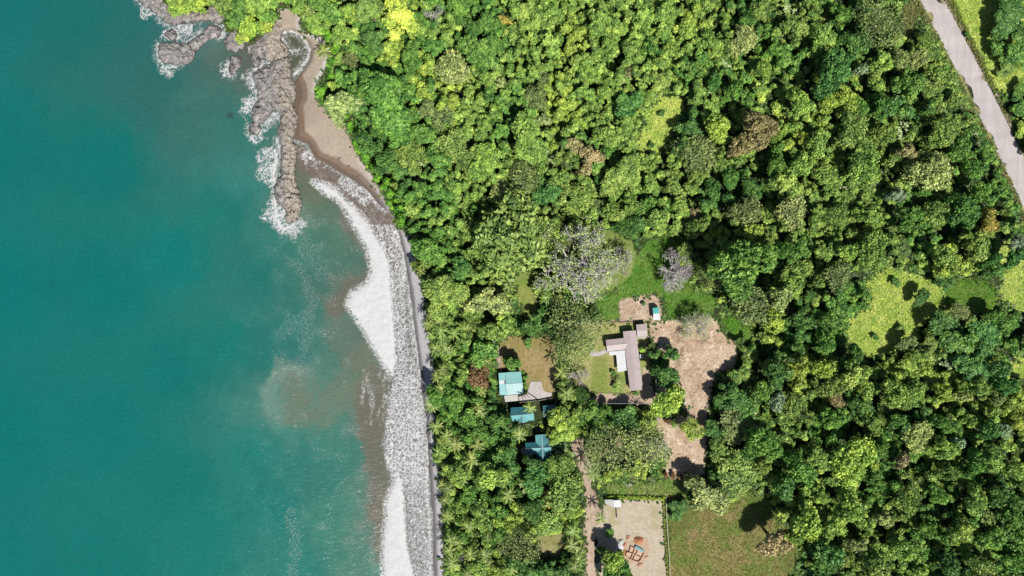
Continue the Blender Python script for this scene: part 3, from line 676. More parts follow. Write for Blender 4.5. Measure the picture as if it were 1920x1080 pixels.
# stones and driftwood lying on the beach
MB_ = MB
Mdw = simple('driftwood', A(120, 104, 90), 0.9, 0.3, 2)
for (x0, y0, x1, y1, lab) in [(634, 298, 640, 296, 'short dark driftwood log on the dry sand nearest the reef'), (652, 312, 656, 311, 'small driftwood log on the brown sand between two others'), (669, 332, 674, 330, 'dark driftwood log near the wet line of the brown sand'), (788, 984, 791, 992, 'pale driftwood log on the grey lower beach')]:
    a, b_ = Pg(x0 + (35 if y0 > 900 else 0), y0), Pg(x1 + (35 if y0 > 900 else 0), y1)
    m = MB(); a.z += 0.12; b_.z += 0.15; mid = (a + b_) / 2 + Vector((0.05, 0.06, 0.05))
    c0 = a.copy(); m.tube([a - c0, mid - c0, b_ - c0], [0.2, 0.17, 0.1]); m.tube([mid - c0, mid - c0 + Vector((0.15, 0.5, 0.25))], [0.08, 0.04], 5)
    o = m.build('driftwood_log', Mdw, None, True); o.location = c0
    tag(o, lab, 'driftwood')
# ------------------------------------------------------------------ vegetation masters
def octa(n_seed, r_, jit=0.25):
    g = np.random.default_rng(n_seed)
    base = np.array([(1, 0, 0), (.71, .71, 0), (0, 1, 0), (-.71, .71, 0), (-1, 0, 0), (-.71, -.71, 0), (0, -1, 0), (.71, -.71, 0)], float)
    v = [np.array((0, 0, -1.0))] + [b * .75 + np.array((0, 0, -.6)) for b in base] + list(base) + [b * .72 + np.array((0, 0, .65)) for b in base] + [np.array((0, 0, 1.0))]
    v = np.array(v) * (1 + jit * (g.random((26, 1)) - .5)) * r_
    q = []
    for ring in (0, 1):
        for k in range(8):
            a = 1 + ring * 8 + k; b = 1 + ring * 8 + (k + 1) % 8
            q.append((a, b, b + 8, a + 8))
    for k in (0, 2, 4, 6):
        q.append((0, 1 + (k + 2) % 8, 1 + (k + 1) % 8, 1 + k)); q.append((25, 17 + k, 17 + (k + 1) % 8, 17 + (k + 2) % 8))
    return v, np.array(q)

def leaf_cloud(cent, rad, n_each, leaf, g, spread=(0.72, 1.1), up=-0.35, jit=0.55, aspect=0.55, ltint=None, sq=0.85, droop=0.0):
    """leaf quads spread over the tops of many small leaf clumps"""
    vs = []; ts = []
    for i, (c, lr) in enumerate(zip(cent, rad)):
        n = max(6, int(n_each * (lr / rad.mean()) ** 2))
        d = g.normal(size=(n * 2, 3)); d /= np.linalg.norm(d, axis=1)[:, None]
        d = d[d[:, 2] > up][:n]
        n = len(d)
        p = c + d * np.array([1, 1, sq]) * lr * g.uniform(*spread, (n, 1))
        # drop leaves buried inside a neighbouring clump
        D = np.linalg.norm(p[:, None, :] - cent[None], axis=2) / rad[None]
        D[:, i] = 9
        k = D.min(1) > 0.72
        p = p[k]; d = d[k]; n = len(d)
        if n == 0: continue
        nn = d + g.normal(size=(n, 3)) * jit + np.array([0, 0, 0.25]); nn /= np.linalg.norm(nn, axis=1)[:, None]
        t = np.cross(nn, g.normal(size=(n, 3))); t /= np.linalg.norm(t, axis=1)[:, None] + 1e-9
        b = np.cross(nn, t)
        s = leaf * g.uniform(0.6, 1.4, (n, 1))
        a = t * s; bb = b * s * aspect
        q = np.stack([p - a, p + bb, p + a, p - bb], 1)
        vs.append(q.reshape(-1, 3))
        lt = (0.5 if ltint is None else ltint[i])
        ts.append(np.repeat(np.clip(lt + g.normal(size=n) * 0.17, 0, 1), 4))
    v = np.concatenate(vs); t = np.concatenate(ts)
    f = np.arange(len(v)).reshape(-1, 4)
    return v, f, t

def crown_data(seed, nl, lr, n_each, leaf, irr=0.22, hz=0.75, tv=0.16, core=0.74, flat=0.5, jit=0.55, spread=(0.72, 1.1)):
    g = np.random.default_rng(seed)
    ph = g.uniform(0, 6.28, 4); am = g.uniform(0.3, 1, 4)
    def outl(th): return 1 - irr * 0.6 + irr * sum(am[k] * np.sin((k + 1.0) * th + ph[k]) for k in range(1, 4)) / 1.6
    cent = []
    for i in range(nl):
        best = None; bd = -1
        for _ in range(14):
            th = g.uniform(0, 6.28); rr = math.sqrt(g.uniform(0, 1)) * outl(th) * (1 - lr * 0.8)
            z = hz * (max(0, 1 - (rr * 0.98) ** 2)) ** flat * g.uniform(0.7, 1.0) - 0.2 * g.random() ** 2
            p = np.array([rr * math.cos(th), rr * math.sin(th), z])
            d = min([np.linalg.norm(p - q) for q in cent], default=9)
            if d > bd: bd = d; best = p
        cent.append(best)
    cent = np.array(cent); rad = lr * g.choice([.6, .8, 1.0, 1.25, 1.5], nl)
    lt = np.clip(0.5 + g.normal(size=nl) * tv, 0.1, 0.9)
    v, f, t = leaf_cloud(cent, rad, n_each, leaf, g, ltint=lt, jit=jit, spread=spread)
    cv, cf, ct = [v], [f], [t]; nb = len(v)
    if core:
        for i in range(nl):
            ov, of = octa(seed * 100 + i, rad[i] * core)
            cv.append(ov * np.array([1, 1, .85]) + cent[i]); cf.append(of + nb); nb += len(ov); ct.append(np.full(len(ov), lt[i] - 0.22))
    return np.concatenate(cv), np.concatenate(cf), np.concatenate(ct), cent, rad

TZ = 1.0      # crown base height in master units
def limb_paths(cent, g, nb):
    idx = g.choice(len(cent), min(nb, len(cent)), replace=False)
    return [cent[i] for i in idx]

def make_crown_mesh(name, seed, **kw):
    v, f, t, cent, rad = crown_data(seed, **kw)
    v = v + np.array([0, 0, TZ])
    me = np_mesh(name, v, f, [M_leaf], False, {'tint': ('F', t)})
    return me, cent, rad

def make_trunk_mesh(name, seed, cent, m=None, base=0.09):
    g = np.random.default_rng(seed)
    mb = MB()
    w = g.normal(size=2) * 0.05
    fork = Vector((w[0], w[1], TZ * 0.72))
    mb.tube([(0, 0, -0.15), (0.01, 0.01, 0.02), (w[0] * .5, w[1] * .5, TZ * .4), fork], [base * 1.35, base, base * .8, base * .65], 8)
    for c in limb_paths(cent, g, 7):
        e = Vector((c[0] * .9, c[1] * .9, c[2] * .75 + TZ)); md = fork.lerp(e, 0.5) + Vector(g.normal(size=3) * 0.06)
        mb.tube([fork, md, e], [base * .5, base * .3, base * .1], 6)
    return mb.mesh(name, m or M_bark, True)

MAST = {}
def masters(key, n, base_seed, **kw):
    MAST[key] = []
    for i in range(n):
        cm, cent, rad = make_crown_mesh('crown', base_seed + i, **kw)
        MAST[key].append((cm, make_trunk_mesh('trunk', base_seed + i, cent)))
masters('S', 6, 100, nl=22, lr=0.28, n_each=52, leaf=0.11, irr=0.5, jit=.75, tv=.22)
masters('M', 8, 200, nl=52, lr=0.19, n_each=54, leaf=0.074, irr=0.55, jit=.75, tv=.22)
masters('L', 5, 300, nl=120, lr=0.13, n_each=56, leaf=0.05, irr=0.5, hz=0.62, jit=.75, tv=.2)
masters('F', 5, 400, nl=70, lr=0.15, n_each=40, leaf=0.055, irr=0.3, core=0.6, tv=0.2, jit=0.9, spread=(0.5, 1.5), hz=0.65)
masters('H', 3, 450, nl=110, lr=0.13, n_each=26, leaf=0.036, irr=0.3, core=0, tv=0.25, jit=1.0, spread=(0.3, 1.9), hz=0.6)
masters('Y', 2, 500, nl=44, lr=0.2, n_each=110, leaf=0.06, irr=0.5, tv=0.05, hz=0.5)

# bare, leafless crowns: forking branches
def bare_mesh(seed, levels, spread, leaves=0.0):
    g = np.random.default_rng(seed); mb = MB(); tips = []
    def grow(p, d, L, r_, lev):
        n = 3
        pts = [p]; rr = [r_]
        for i in range(n):
            d = (d + Vector(g.normal(size=3) * 0.16) + Vector((0, 0, 0.03))).normalized()
            p = p + d * L / n; pts.append(p); rr.append(r_ * (1 - 0.45 * (i + 1) / n))
        mb.tube(pts, rr, 6 if lev < 2 else (4 if lev < 4 else 3))
        if lev >= levels: tips.append(p); return
        for k in range(3 if lev > 0 else 6):
            a = g.uniform(0, 6.28) if lev else (k / 6 * 6.28 + g.uniform(-.4, .4))
            o = d.orthogonal().normalized(); o2 = d.cross(o)
            dd = (d * 0.75 + (o * math.cos(a) + o2 * math.sin(a)) * spread * (1.3 if lev == 0 else 1.0) + Vector((0, 0, 0.05))).normalized()
            q = pts[-1] if k < 2 else pts[-2]
            grow(q, dd, L * g.uniform(0.62, 0.86), r_ * 0.68, lev + 1)
    grow(Vector((0, 0, 0.0)), Vector((0.05, 0, 1)), 0.62, 0.07, 0)
    return mb, tips
BARE = []
for sd_, lv in ((3, 6), (8, 6), (5, 5)):
    mb, tips = bare_mesh(sd_, lv, 0.75)
    vv = np.array(mb.v); r0 = np.percentile(np.hypot(vv[:, 0], vv[:, 1]), 98)
    vv[:, :2] /= r0; vv[:, 2] *= 1.75 / vv[:, 2].max()
    mb.v = [tuple(x) for x in vv]
    tp = np.array([tuple(t) for t in tips]); 
    if True:
        zmax = max(t[2] for t in tips); 
    tp[:, :2] /= r0; tp[:, 2] *= 1.75 / (np.array([t[2] for t in tips]).max() + 1e-6)
    g = np.random.default_rng(sd_)
    tp = tp[g.random(len(tp)) < 0.45]
    v, f, t = leaf_cloud(tp, np.full(len(tp), 0.05), 7, 0.02, g, spread=(0.2, 1.6), up=-1.0, jit=1.0)
    lm = np_mesh('crown', v, f, [M_leaf], False, {'tint': ('F', t)})
    BARE.append((mb.mesh('trunk', M_barkpale, True), lm))

# coconut palms: ringed trunk plus a head of feathered fronds
def palm_meshes(seed, nfr=16):
    g = np.random.default_rng(seed)
    lean = Vector((g.normal() * 0.35, g.normal() * 0.35, 0))
    mb = MB()
    top = Vector((lean.x, lean.y, 2.0))
    mb.tube([(0, 0, -0.2), (lean.x * .1, lean.y * .1, .4), (lean.x * .4, lean.y * .4, 1.1), top], [.085, .06, .05, .045], 8)
    V_, F_, T_ = [], [], []; nb = 0
    for i in range(nfr):
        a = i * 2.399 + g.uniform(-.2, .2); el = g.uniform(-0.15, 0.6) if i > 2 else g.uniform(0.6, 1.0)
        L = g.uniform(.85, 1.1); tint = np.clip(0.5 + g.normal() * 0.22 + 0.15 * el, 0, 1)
        ns = 11; pts = []
        for s in range(ns + 1):
            t = s / ns
            r_ = L * t * math.cos(el * (1 - t * .3)) * (1 - .12 * t * t); z = math.sin(el) * L * t * .6 - 0.52 * t * t * L * (1 - .25 * el)
            pts.append(Vector((top.x + r_ * math.cos(a), top.y + r_ * math.sin(a), top.z + z)))
        for s in range(1, ns + 1):
            p = pts[s]; d = (pts[s] - pts[s - 1]).normalized(); side = Vector((0, 0, 1)).cross(d).normalized()
            t = s / ns; ll = 0.105 * math.sin(math.pi * min(1, 0.16 + t * .86)) + .02
            for sg in (-1, 1):
                tip = p + side * sg * ll * .85 + d * ll * .7 - Vector((0, 0, ll * .45)) + Vector(g.normal(size=3) * .012)
                w = d * 0.036
                V_ += [tuple(p - w), tuple(p + w), tuple(tip + w * .3), tuple(tip - w * .3)]; F_.append((nb, nb + 1, nb + 2, nb + 3) if sg > 0 else (nb + 3, nb + 2, nb + 1, nb)); nb += 4
                T_ += [np.clip(tint + g.normal() * .08, 0, 1)] * 4
        for s in range(ns):   # midrib
            d = (pts[s + 1] - pts[s]).normalized(); side = Vector((0, 0, 1)).cross(d).normalized() * (0.014 * (1 - s / ns) + .004)
            V_ += [tuple(pts[s] - side), tuple(pts[s] + side), tuple(pts[s + 1] + side), tuple(pts[s + 1] - side)]; F_.append((nb, nb + 1, nb + 2, nb + 3)); nb += 4; T_ += [min(1, tint + .3)] * 4
    for k in range(6):  # coconuts / heart of the head
        ov, of = octa(seed * 7 + k, .055); ov = ov + np.array([top.x + .07 * math.cos(k), top.y + .07 * math.sin(k), top.z - .06])
        V_ += [tuple(x) for x in ov]; F_ += [tuple(x + nb) for x in of]; nb += len(ov); T_ += [0.6] * len(ov)
    cm = np_mesh('crown', V_, F_, [M_frond], False, {'tint': ('F', T_)})
    return cm, mb.mesh('trunk', M_palmtrunk, True), lean
PALM = [palm_meshes(s) for s in (1, 2, 3, 4, 5, 6)]

# banana-like clumps of paddle leaves
def banana_mesh(seed):
    g = np.random.default_rng(seed); V_, F_, T_ = [], [], []; nb = 0
    st = MB()
    for c in range(4):
        cx, cy = g.normal(size=2) * .38 if c else (0, 0)
        h0 = g.uniform(.55, .9)
        st.tube([(cx, cy, -.1), (cx * 1.05, cy * 1.05, h0)], [.07, .045], 6)
        for i in range(8):
            a = i * 2.4 + g.uniform(-.3, .3); L = g.uniform(.5, .75); el = g.uniform(.2, .9); tint = g.uniform(.25, .95)
            prev = None
            for s in range(6):
                t = s / 5; r_ = L * t; z = h0 + math.sin(el) * L * t * .9 - .5 * t * t * L
                p = np.array([cx + r_ * math.cos(a), cy + r_ * math.sin(a), z]); sd2 = np.array([-math.sin(a), math.cos(a), 0]) * (.105 * math.sin(math.pi * min(.97, t + .12)))
                up = np.array([0, 0, .03])
                cur = (p - sd2 + up, p, p + sd2 + up)
                if prev is not None:
                    for q in (0, 1):
                        V_ += [tuple(prev[q]), tuple(prev[q + 1]), tuple(cur[q + 1]), tuple(cur[q])]; F_.append((nb, nb + 1, nb + 2, nb + 3)); nb += 4; T_ += [tint] * 4
                prev = cur
    return np_mesh('crown', V_, F_, [M_frond], False, {'tint': ('F', T_)}), st.mesh('trunk', M_palmtrunk, True)
BANANA = [banana_mesh(s) for s in (1, 2, 3)]

# ------------------------------------------------------------------ what grows where (photo pixels: x, y, radius, colour, form)
FG = 1.96
TC = {'Y': A(192, 218, 84, FG), 'L': A(140, 174, 74, FG), 'G': A(106, 152, 60, FG), 'D': A(88, 132, 54, FG), 'T': A(90, 140, 62, FG), 'O': A(130, 160, 70, FG), 'P': A(160, 178, 98, FG), 'B': A(140, 136, 82, FG),
      'N': A(172, 164, 104, FG), 'K': A(120, 140, 74, FG), 'W': A(152, 176, 122, FG), 'A': A(180, 168, 74, FG), 'X': A(156, 184, 72, FG), 'R': A(126, 100, 62, FG), 'Q': A(190, 176, 112, FG)}
TC = {k_: (v_[0], v_[1], v_[2] * 1.12 + 0.002) for k_, v_ in TC.items()}
CN = {'Y': 'vivid lime-yellow', 'L': 'light green', 'G': 'fresh mid-green', 'D': 'dark green', 'T': 'deep green', 'O': 'olive', 'P': 'pale cream-green', 'B': 'reddish brown and green', 'N': 'tan', 'K': 'dull olive-grey', 'W': 'pale silvery green', 'A': 'amber yellow', 'X': 'yellow-green', 'R': 'rusty brown', 'Q': 'golden tan'}
T = '''
748 27 33 Y M;742 64 17 Y M;655 22 18 X;618 25 24 G;690 14 26 O;700 76 24 D;640 60 20 L;690 92 17 G;743 92 16 X;660 112 16 K F;770 106 22 G;838 65 13 L;815 88 20 G;800 130 14 X;772 126 18 G;848 128 32 P F;900 95 36 G L;915 150 20 L;940 156 12 P;850 192 17 X;
640 196 32 P L;722 188 56 G L;800 202 18 K;826 218 24 K F;872 205 14 L;945 185 20 G;902 188 16 L;912 42 20 G;943 40 12 A;930 60 9 A;860 10 22 G;885 50 18 D;590 44 20 L;985 20 20 L;1040 25 16 L;1010 40 20 L;1017 146 13 K;1175 138 14 B;1178 198 28 T;1005 182 26 K F;
1035 85 24 L;1070 92 14 X;1120 40 22 L;1160 50 18 L;1210 30 18 L;1250 20 18 L;1100 130 22 L;1235 150 24 L;1290 60 18 X;1330 75 18 L;1300 130 16 G;1180 95 20 L;1140 85 16 L;1215 90 14 G;1260 95 16 L;1310 170 18 L;1340 155 16 T;1085 60 14 X;1060 200 18 X;1095 175 18 L;1130 175 16 L;1020 225 14 P;
990 262 42 L L;908 302 34 L L;905 240 20 L;940 245 16 G;1075 272 18 N;1106 293 22 N;1096 320 14 N;1168 330 40 L L;1050 335 18 O;1012 342 13 T;1025 366 24 T;984 335 32 K F;1088 376 28 O F;1122 388 18 K F;1185 382 18 L;1222 350 18 L;1312 292 38 K F;1300 245 24 D;1344 238 27 X M;1140 255 22 L;1130 290 14 G;1305 335 20 L;1300 400 14 B;1312 420 18 O;1262 350 18 O;1180 425 24 D F;1232 412 24 L;1150 400 20 L;1275 385 18 L;1210 385 18 G;1335 355 18 D;1345 300 14 O;
960 448 72 O F;925 462 36 O F;1020 440 34 O F;820 300 24 G;770 290 28 O F;850 275 30 O F;690 272 24 D;725 305 26 D;845 345 14 L;820 360 24 G;870 300 20 O F;862 352 16 L;790 250 24 G;750 255 24 G;940 360 22 P F;
1420 20 18 O;1395 76 27 P F;1430 130 18 L;1490 55 24 O;1540 70 28 L;1566 132 38 T L;1618 130 13 W;1650 42 44 K H;1600 82 24 D;1580 25 20 G;1640 136 16 L;1590 187 22 X;1555 192 22 X;1500 190 22 L;1662 200 26 D;1692 112 18 P F;1706 160 28 G;1722 110 18 P F;1740 75 16 O F;1745 165 22 O F;1380 165 14 G;1452 95 16 G;1400 30 14 D;1610 200 18 G;
1420 250 40 B L;1395 288 20 L;1462 246 16 X;1484 240 13 L;1506 258 16 X;1530 272 24 L;1602 240 30 O F;1660 250 20 O;1622 312 32 O F;1455 310 20 G;1500 312 22 L;1478 345 28 L;1370 332 20 D;1402 396 28 K F;1486 396 30 P F;1532 400 18 O;1570 402 22 O F;1628 405 22 L;1682 366 15 W;1702 286 16 N;1715 320 22 O F;1748 326 36 P F;1700 412 18 G;1762 392 22 O;1805 395 28 D;1852 418 22 A;1774 250 26 O F;1412 432 18 X;1442 446 18 L;1822 320 18 G;1840 360 20 G;1545 330 22 L;1400 345 18 D;1800 280 22 G;
800 470 30 G;865 502 22 T;830 548 42 L L;916 566 32 P M;921 622 22 L;893 610 14 O;905 662 27 G;1020 540 20 L;1020 582 13 D;1018 600 13 D;1078 612 50 K H;1075 655 40 K H;885 592 18 O F;960 682 14 G;780 500 12 O;897 705 26 R M;1057 801 33 X L;1036 812 14 X;1074 768 12 O;1006 882 16 T;1030 874 14 D;1000 900 28 T;925 893 30 L;860 890 22 L;944 868 27 T F;815 740 20 G;850 745 24 G;835 710 16 L;880 785 22 G;930 790 20 D;900 810 18 G;
1392 496 56 G L;1330 520 24 K H;1412 576 38 K F;1462 560 24 P;1490 520 28 O;1420 455 16 O;1480 472 24 G;1500 600 22 D;1282 478 20 O F;1360 460 18 O;1450 600 22 X;1540 468 16 L;1592 472 20 L;1640 466 30 O F;1690 466 18 K F;1572 518 26 K F;1580 556 16 G;1727 556 16 D;1770 482 22 L;1795 500 24 X;1832 462 26 O;1860 490 18 D;1772 530 16 D;1868 592 16 G;1762 602 24 D;1702 642 16 K;1604 668 18 D;1800 645 30 G;1850 622 26 T;1842 662 20 T;1910 456 18 W;1902 482 18 T;1800 584 18 K F;1552 600 18 G;1550 640 20 G;1745 645 18 O;
1390 702 20 O;1456 700 28 D;1376 746 28 D;1427 738 24 G;1398 772 28 D;1252 756 30 X M;1247 702 22 D;1258 662 14 T;1176 786 28 T M;1148 842 52 K H;1215 832 40 P H;1298 806 22 X F;1390 790 42 K F;1346 846 20 O;1335 806 18 D;1432 832 36 G;1426 782 14 L;1380 892 40 O F;1455 754 18 W;1492 692 24 X;1490 762 22 O F;1112 772 22 G;1090 745 20 D H;1325 930 36 P M;1300 935 14 D;
1540 690 22 X;1562 722 24 O;1602 702 28 L;1570 748 16 N F;1622 732 18 L;1682 742 28 L;1716 730 20 L;1700 690 18 X;1778 680 12 W;1830 692 36 T;1872 690 20 T;1885 722 20 T;1770 736 16 X;1832 726 22 O;1808 742 14 P;1870 744 16 K;1562 786 22 G;1636 792 22 O;1722 818 27 P F;1775 796 20 G;1815 786 14 L;1852 806 20 T;1880 806 16 W;1602 862 40 X F;1536 856 22 L;1652 836 16 G;1690 862 14 N;1770 842 24 L;1826 872 22 G;1860 860 22 O;1902 882 20 L;1790 830 14 W;1780 885 18 O;1905 790 16 X;1680 790 18 D;1610 760 20 D;
1470 916 22 T;1430 876 16 L;1502 882 28 G;1506 986 34 X M;1566 986 24 L;1658 974 17 P;1702 940 25 O F;1596 952 24 L;1552 1040 28 T;1556 1062 14 D;1606 1022 18 P;1642 1062 26 L;1700 1030 24 L;1742 990 20 G;1586 1048 16 O;1456 1016 29 Q M;1830 940 24 O;1870 930 22 D;1800 1000 24 L;1860 1010 24 G;1900 960 22 G;1780 1060 22 D;1840 1060 22 O;1900 1050 24 G;1760 930 18 G;1640 900 20 G;1540 930 18 L;1850 970 16 P;
905 972 27 O M;965 976 14 X;1028 978 28 L M;1075 955 18 X;974 1024 36 K H;1050 882 26 O F;1058 930 36 O F;1030 935 18 A;935 1002 18 G;925 960 16 G;860 950 16 L;900 1060 22 L;930 1075 18 X;985 1075 24 D;1042 1078 24 D;1000 960 22 D F;1150 1050 24 X M;1170 1075 22 G;1140 1078 16 D;940 930 16 D;880 930 20 G;1000 870 18 D;
330 8 22 L;350 -8 26 X;372 10 16 X;450 20 24 G;480 5 26 L;440 40 20 G;470 50 22 X;455 66 16 X;500 25 20 G;500 48 14 X;425 10 20 O;400 -6 18 L;520 -4 20 L;560 -4 22 L;600 -4 22 G;
1895 25 36 D;1870 90 14 G;1905 100 26 G;1890 130 16 O;1924 208 24 G;1906 184 12 D;1918 165 18 G;1915 60 24 D;1880 60 20 D;1918 243 14 X;1938 276 18 O;1900 5 24 D
'''
TREES = []
for it in T.replace('\n', ' ').split(';'):
    w = it.split()
    if len(w) < 4: continue
    x, y, r_, c = float(w[0]), float(w[1]), float(w[2]), w[3]
    form = w[4] if len(w) > 4 else ('S' if r_ < 15 else 'M' if r_ < 33 else 'L')
    TREES.append([x, y, r_, c, form])
print('hand trees', len(TREES))

# forest mask on a coarse grid
gu = np.arange(-40, 2120, 4.0); gv = np.arange(-200, 1290, 4.0)
GU, GV = np.meshgrid(gu, gv)
fm = np.maximum(sdf(VEG, GU, GV, 60), sdf(HEAD, GU, GV, 60))
HOLE_EXTRA = [[(930, 690), (985, 690), (1036, 710), (1036, 756), (935, 760)], [(952, 756), (1050, 752), (1050, 790), (952, 796)], [(970, 810), (1040, 810), (1040, 868), (970, 868)]]
holes = np.full(GU.shape, -60.0)
for k in FOREST_HOLES: holes = np.maximum(holes, sdf(REG[k], GU, GV, 60))
for p in HOLE_EXTRA: holes = np.maximum(holes, sdf(p, GU, GV, 60))
holes = np.maximum(holes, sdf(ROADP, GU, GV, 60) + 7)
holes = np.maximum(holes, sdf(REG['dirt_road'], GU, GV, 60) + 4)
forest = np.minimum(fm, -holes)
def fmask(x, y):
    i = int(round((y + 200) / 4)); j = int(round((x + 40) / 4))
    if 0 <= i < forest.shape[0] and 0 <= j < forest.shape[1]: return forest[i, j]
    return -60
arr = np.array([(t[0], t[1], t[2]) for t in TREES]); codes = [t[3] for t in TREES]
def pick_code(x, y, soft=1.0):
    d = np.hypot(arr[:, 0] - x, arr[:, 1] - y)
    idx = np.argsort(d)[:5]
    idx = [i for i in idx if codes[i] not in 'YNARWBKTQ'] or list(idx)
    return codes[R.choice(idx[:3])]
tries = 0
NT = 318
while len(TREES) < NT and tries < 40000:
    tries += 1
    x = R.uniform(560, 1940); y = R.uniform(-15, 1095); r_ = R.uniform(14, 20)
    if fmask(x, y) < r_ * 0.7: continue
    d = np.hypot(arr[:, 0] - x, arr[:, 1] - y)
    if (d < (arr[:, 2] + r_) * 0.78).any(): continue
    TREES.append([x, y, r_, pick_code(x, y), 'S' if r_ < 15 else 'M'])
    arr = np.vstack([arr, (x, y, r_)]); codes.append(TREES[-1][3])
print('trees', len(TREES), 'tries', tries)

def jcol(c, amt=0.1):
    k = 1 + R.uniform(-amt, amt)
    return tuple(max(0.003, v * k * (1 + R.uniform(-amt, amt) * 0.6)) for v in c) + (1,)

def plant(kind, px, py, zvis, build):
    """root empty so that the point at height zvis above the ground appears at the photo pixel"""
    h = float(height(np.array([px], float), np.array([py], float))[0])
    z = max(h, 0.2) + zvis
    p = P(px, py, z)
    g0 = gz(p.x, p.y)
    return empty(kind, (p.x, p.y, max(g0, 0.1)), build)

LAB = []       # (object, px, py, r, colour word, noun, group)
def add_tree(px, py, r_, code, form):
    rw = r_ * S * 1.08
    ht = 3.2 + 1.25 * rw if form != 'F' else 2.8 + 1.1 * rw
    if px > 1300: ht *= 1.25
    if px > 1855 and py < 290: ht *= 0.5
    if 1320 < px < 1425 and 690 < py < 935: ht *= 0.6
    if 1000 < px < 1100 and 760 < py < 820: ht *= 0.7
    if 960 < px < 1100 and 960 < py < 1100: ht *= 0.75
    if 940 < px < 1065 and 500 < py < 610: ht *= 0.6
    if 1200 < px < 1330 and 180 < py < 330: ht *= 0.7
    if 1160 < px < 1190 and 770 < py < 800: ht *= 0.65
    if 1690 < px < 1860 and 500 < py < 700: ht *= 0.6
    if px > 1740 and 100 < py < 250: ht *= 0.7
    ht *= R.uniform(0.88, 1.15)
    cm, tm = R.choice(MAST[form])
    root = plant('broadleaf_tree', px, py, ht * 0.78, R.uniform(0, 6.28))
    e = R.uniform(0.9, 1.1)
    root.scale = (rw * e, rw / e, ht / 1.8)
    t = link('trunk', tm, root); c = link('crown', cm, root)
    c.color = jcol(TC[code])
    LAB.append([root, px, py, r_, CN[code], 'tree', 'broadleaf trees of the coastal forest', code])
    return root
for t in TREES: add_tree(*t)

for (px, py, r_, i, lf, code) in [(1110, 490, 94, 0, True, 'P'), (1166, 503, 44, 1, True, 'P'), (1256, 508, 46, 1, False, 'K'), (1288, 512, 30, 0, False, 'K'), (1310, 600, 36, 0, True, 'P'), (815, 28, 28, 2, False, 'O'), (690, 38, 20, 2, True, 'O'), (1222, 838, 36, 2, True, 'P'), (1792, 838, 16, 2, False, 'K'), (868, 1048, 16, 2, False, 'K'), (1084, 705, 22, 2, False, 'K'), (850, 938, 13, 2, False, 'K'), (1300, 292, 24, 2, True, 'K')]:
    rw = r_ * S; ht = 3 + rw * 1.0
    root = plant('bare_tree', px, py, ht * 0.8, R.uniform(0, 6.28))
    root.scale = (rw, rw, ht / 1.75)
    tm, lm = BARE[i]
    link('trunk', tm, root)
    if lf:
        c = link('crown', lm, root); c.color = jcol(TC[code])
    LAB.append([root, px, py, r_, 'pale grey', 'leafless tree' if not lf else 'sparse-leaved bare tree', 'bare branching trees', 'bare'])

PALMS = '''575 20 16;607 97 15;637 232 10;787 477 10;810 483 12;794 495 11;790 509 11;809 596 11;823 598 13;802 608 11;828 620 14;852 625 13;872 617 15;810 629 11;827 637 14;817 654 13;837 656 13;954 537 14;1024 560 13;1048 558 11;893 679 12;914 679 11;829 692 12;818 706 12;829 729 14;902 732 11;809 760 14;1052 698 14;1062 737 15;993 764 12;897 761 12;902 773 12;818 800 15;838 817 14;854 833 15;827 833 13;822 846 12;895 835 15;885 862 17;975 815 14;868 895 13;841 915 14;829 909 11;952 928 15;836 938 12;838 970 13;877 988 14;914 1009 12;845 1011 13;843 1032 14;847 1057 16;883 1040 14;908 1040 13;912 1057 13;958 1063 16;1075 997 15;1072 1022 15;1083 1036 15;1079 1063 14;1086 1050 14;877 1076 13;860 1018 12;1110 887 15;1127 972 11;1162 720 9;1110 868 0'''
for it in PALMS.split(';'):
    px, py, r_ = map(float, it.split())
    if r_ < 1: continue
    cm, tm, lean = R.choice(PALM)
    rw = r_ * S * 1.38; ht = R.uniform(7.2, 9.5)
    if r_ < 11: ht = 4
    rz = R.uniform(0, 6.28)
    # crown sits off the foot by the lean of the trunk
    cx, cy = lean.x * rw, lean.y * rw
    ox, oy = cx * math.cos(rz) - cy * math.sin(rz), cx * math.sin(rz) + cy * math.cos(rz)
    h = float(height(np.array([px]), np.array([py]))[0])
    p = P(px, py, h + ht); x, y = p.x - ox, p.y - oy
    root = empty('palm_tree', (x, y, max(gz(x, y), 0.2)), rz)
    root.scale = (rw, rw, ht / 2)
    link('trunk', tm, root); c = link('crown', cm, root)
    c.color = jcol(A(124, 148, 70, 1.6), 0.15)
    LAB.append([root, px, py, r_, 'feathery yellow-green', 'coconut palm', 'coconut palms along the shore', 'palm'])

for (px, py, r_) in [(340 + 0, 14, 0), (1604, 346, 15), (1626, 352, 14), (1640, 338, 13), (1620, 365, 13), (1585, 352, 12), (1700, 232, 12), (1690, 246, 12), (780, 278, 14), (795, 300, 13), (776, 262, 12), (1055, 838, 12), (1066, 850, 11), (1046, 850, 10), (975, 900, 11), (990, 915, 11), (1000, 908, 10), (1360, 120, 12), (1345, 160, 12), (1368, 135, 11), (1480, 18, 12), (1025, 285, 13), (1030, 300, 12), (1018, 310, 12), (770, 325, 13), (785, 340, 13), (760, 350, 12), (1300, 165, 11), (880, 232, 12), (890, 215, 11), (1832, 250, 11), (1812, 262, 11)]:
    if r_ < 1: continue
    cm, tm = R.choice(BANANA)
    rw = r_ * S * 1.05; ht = R.uniform(3.2, 4.6)
    root = plant('banana_plant', px, py, ht * .9, R.uniform(0, 6.28)); root.scale = (rw, rw, ht / 1.2)
    link('trunk', tm, root); c = link('crown', cm, root); c.color = jcol(A(150, 172, 110, 1.5), .12)
    LAB.append([root, px, py, r_, 'broad-leaved grey-green', 'banana plant', 'banana clumps in the forest', 'banana'])

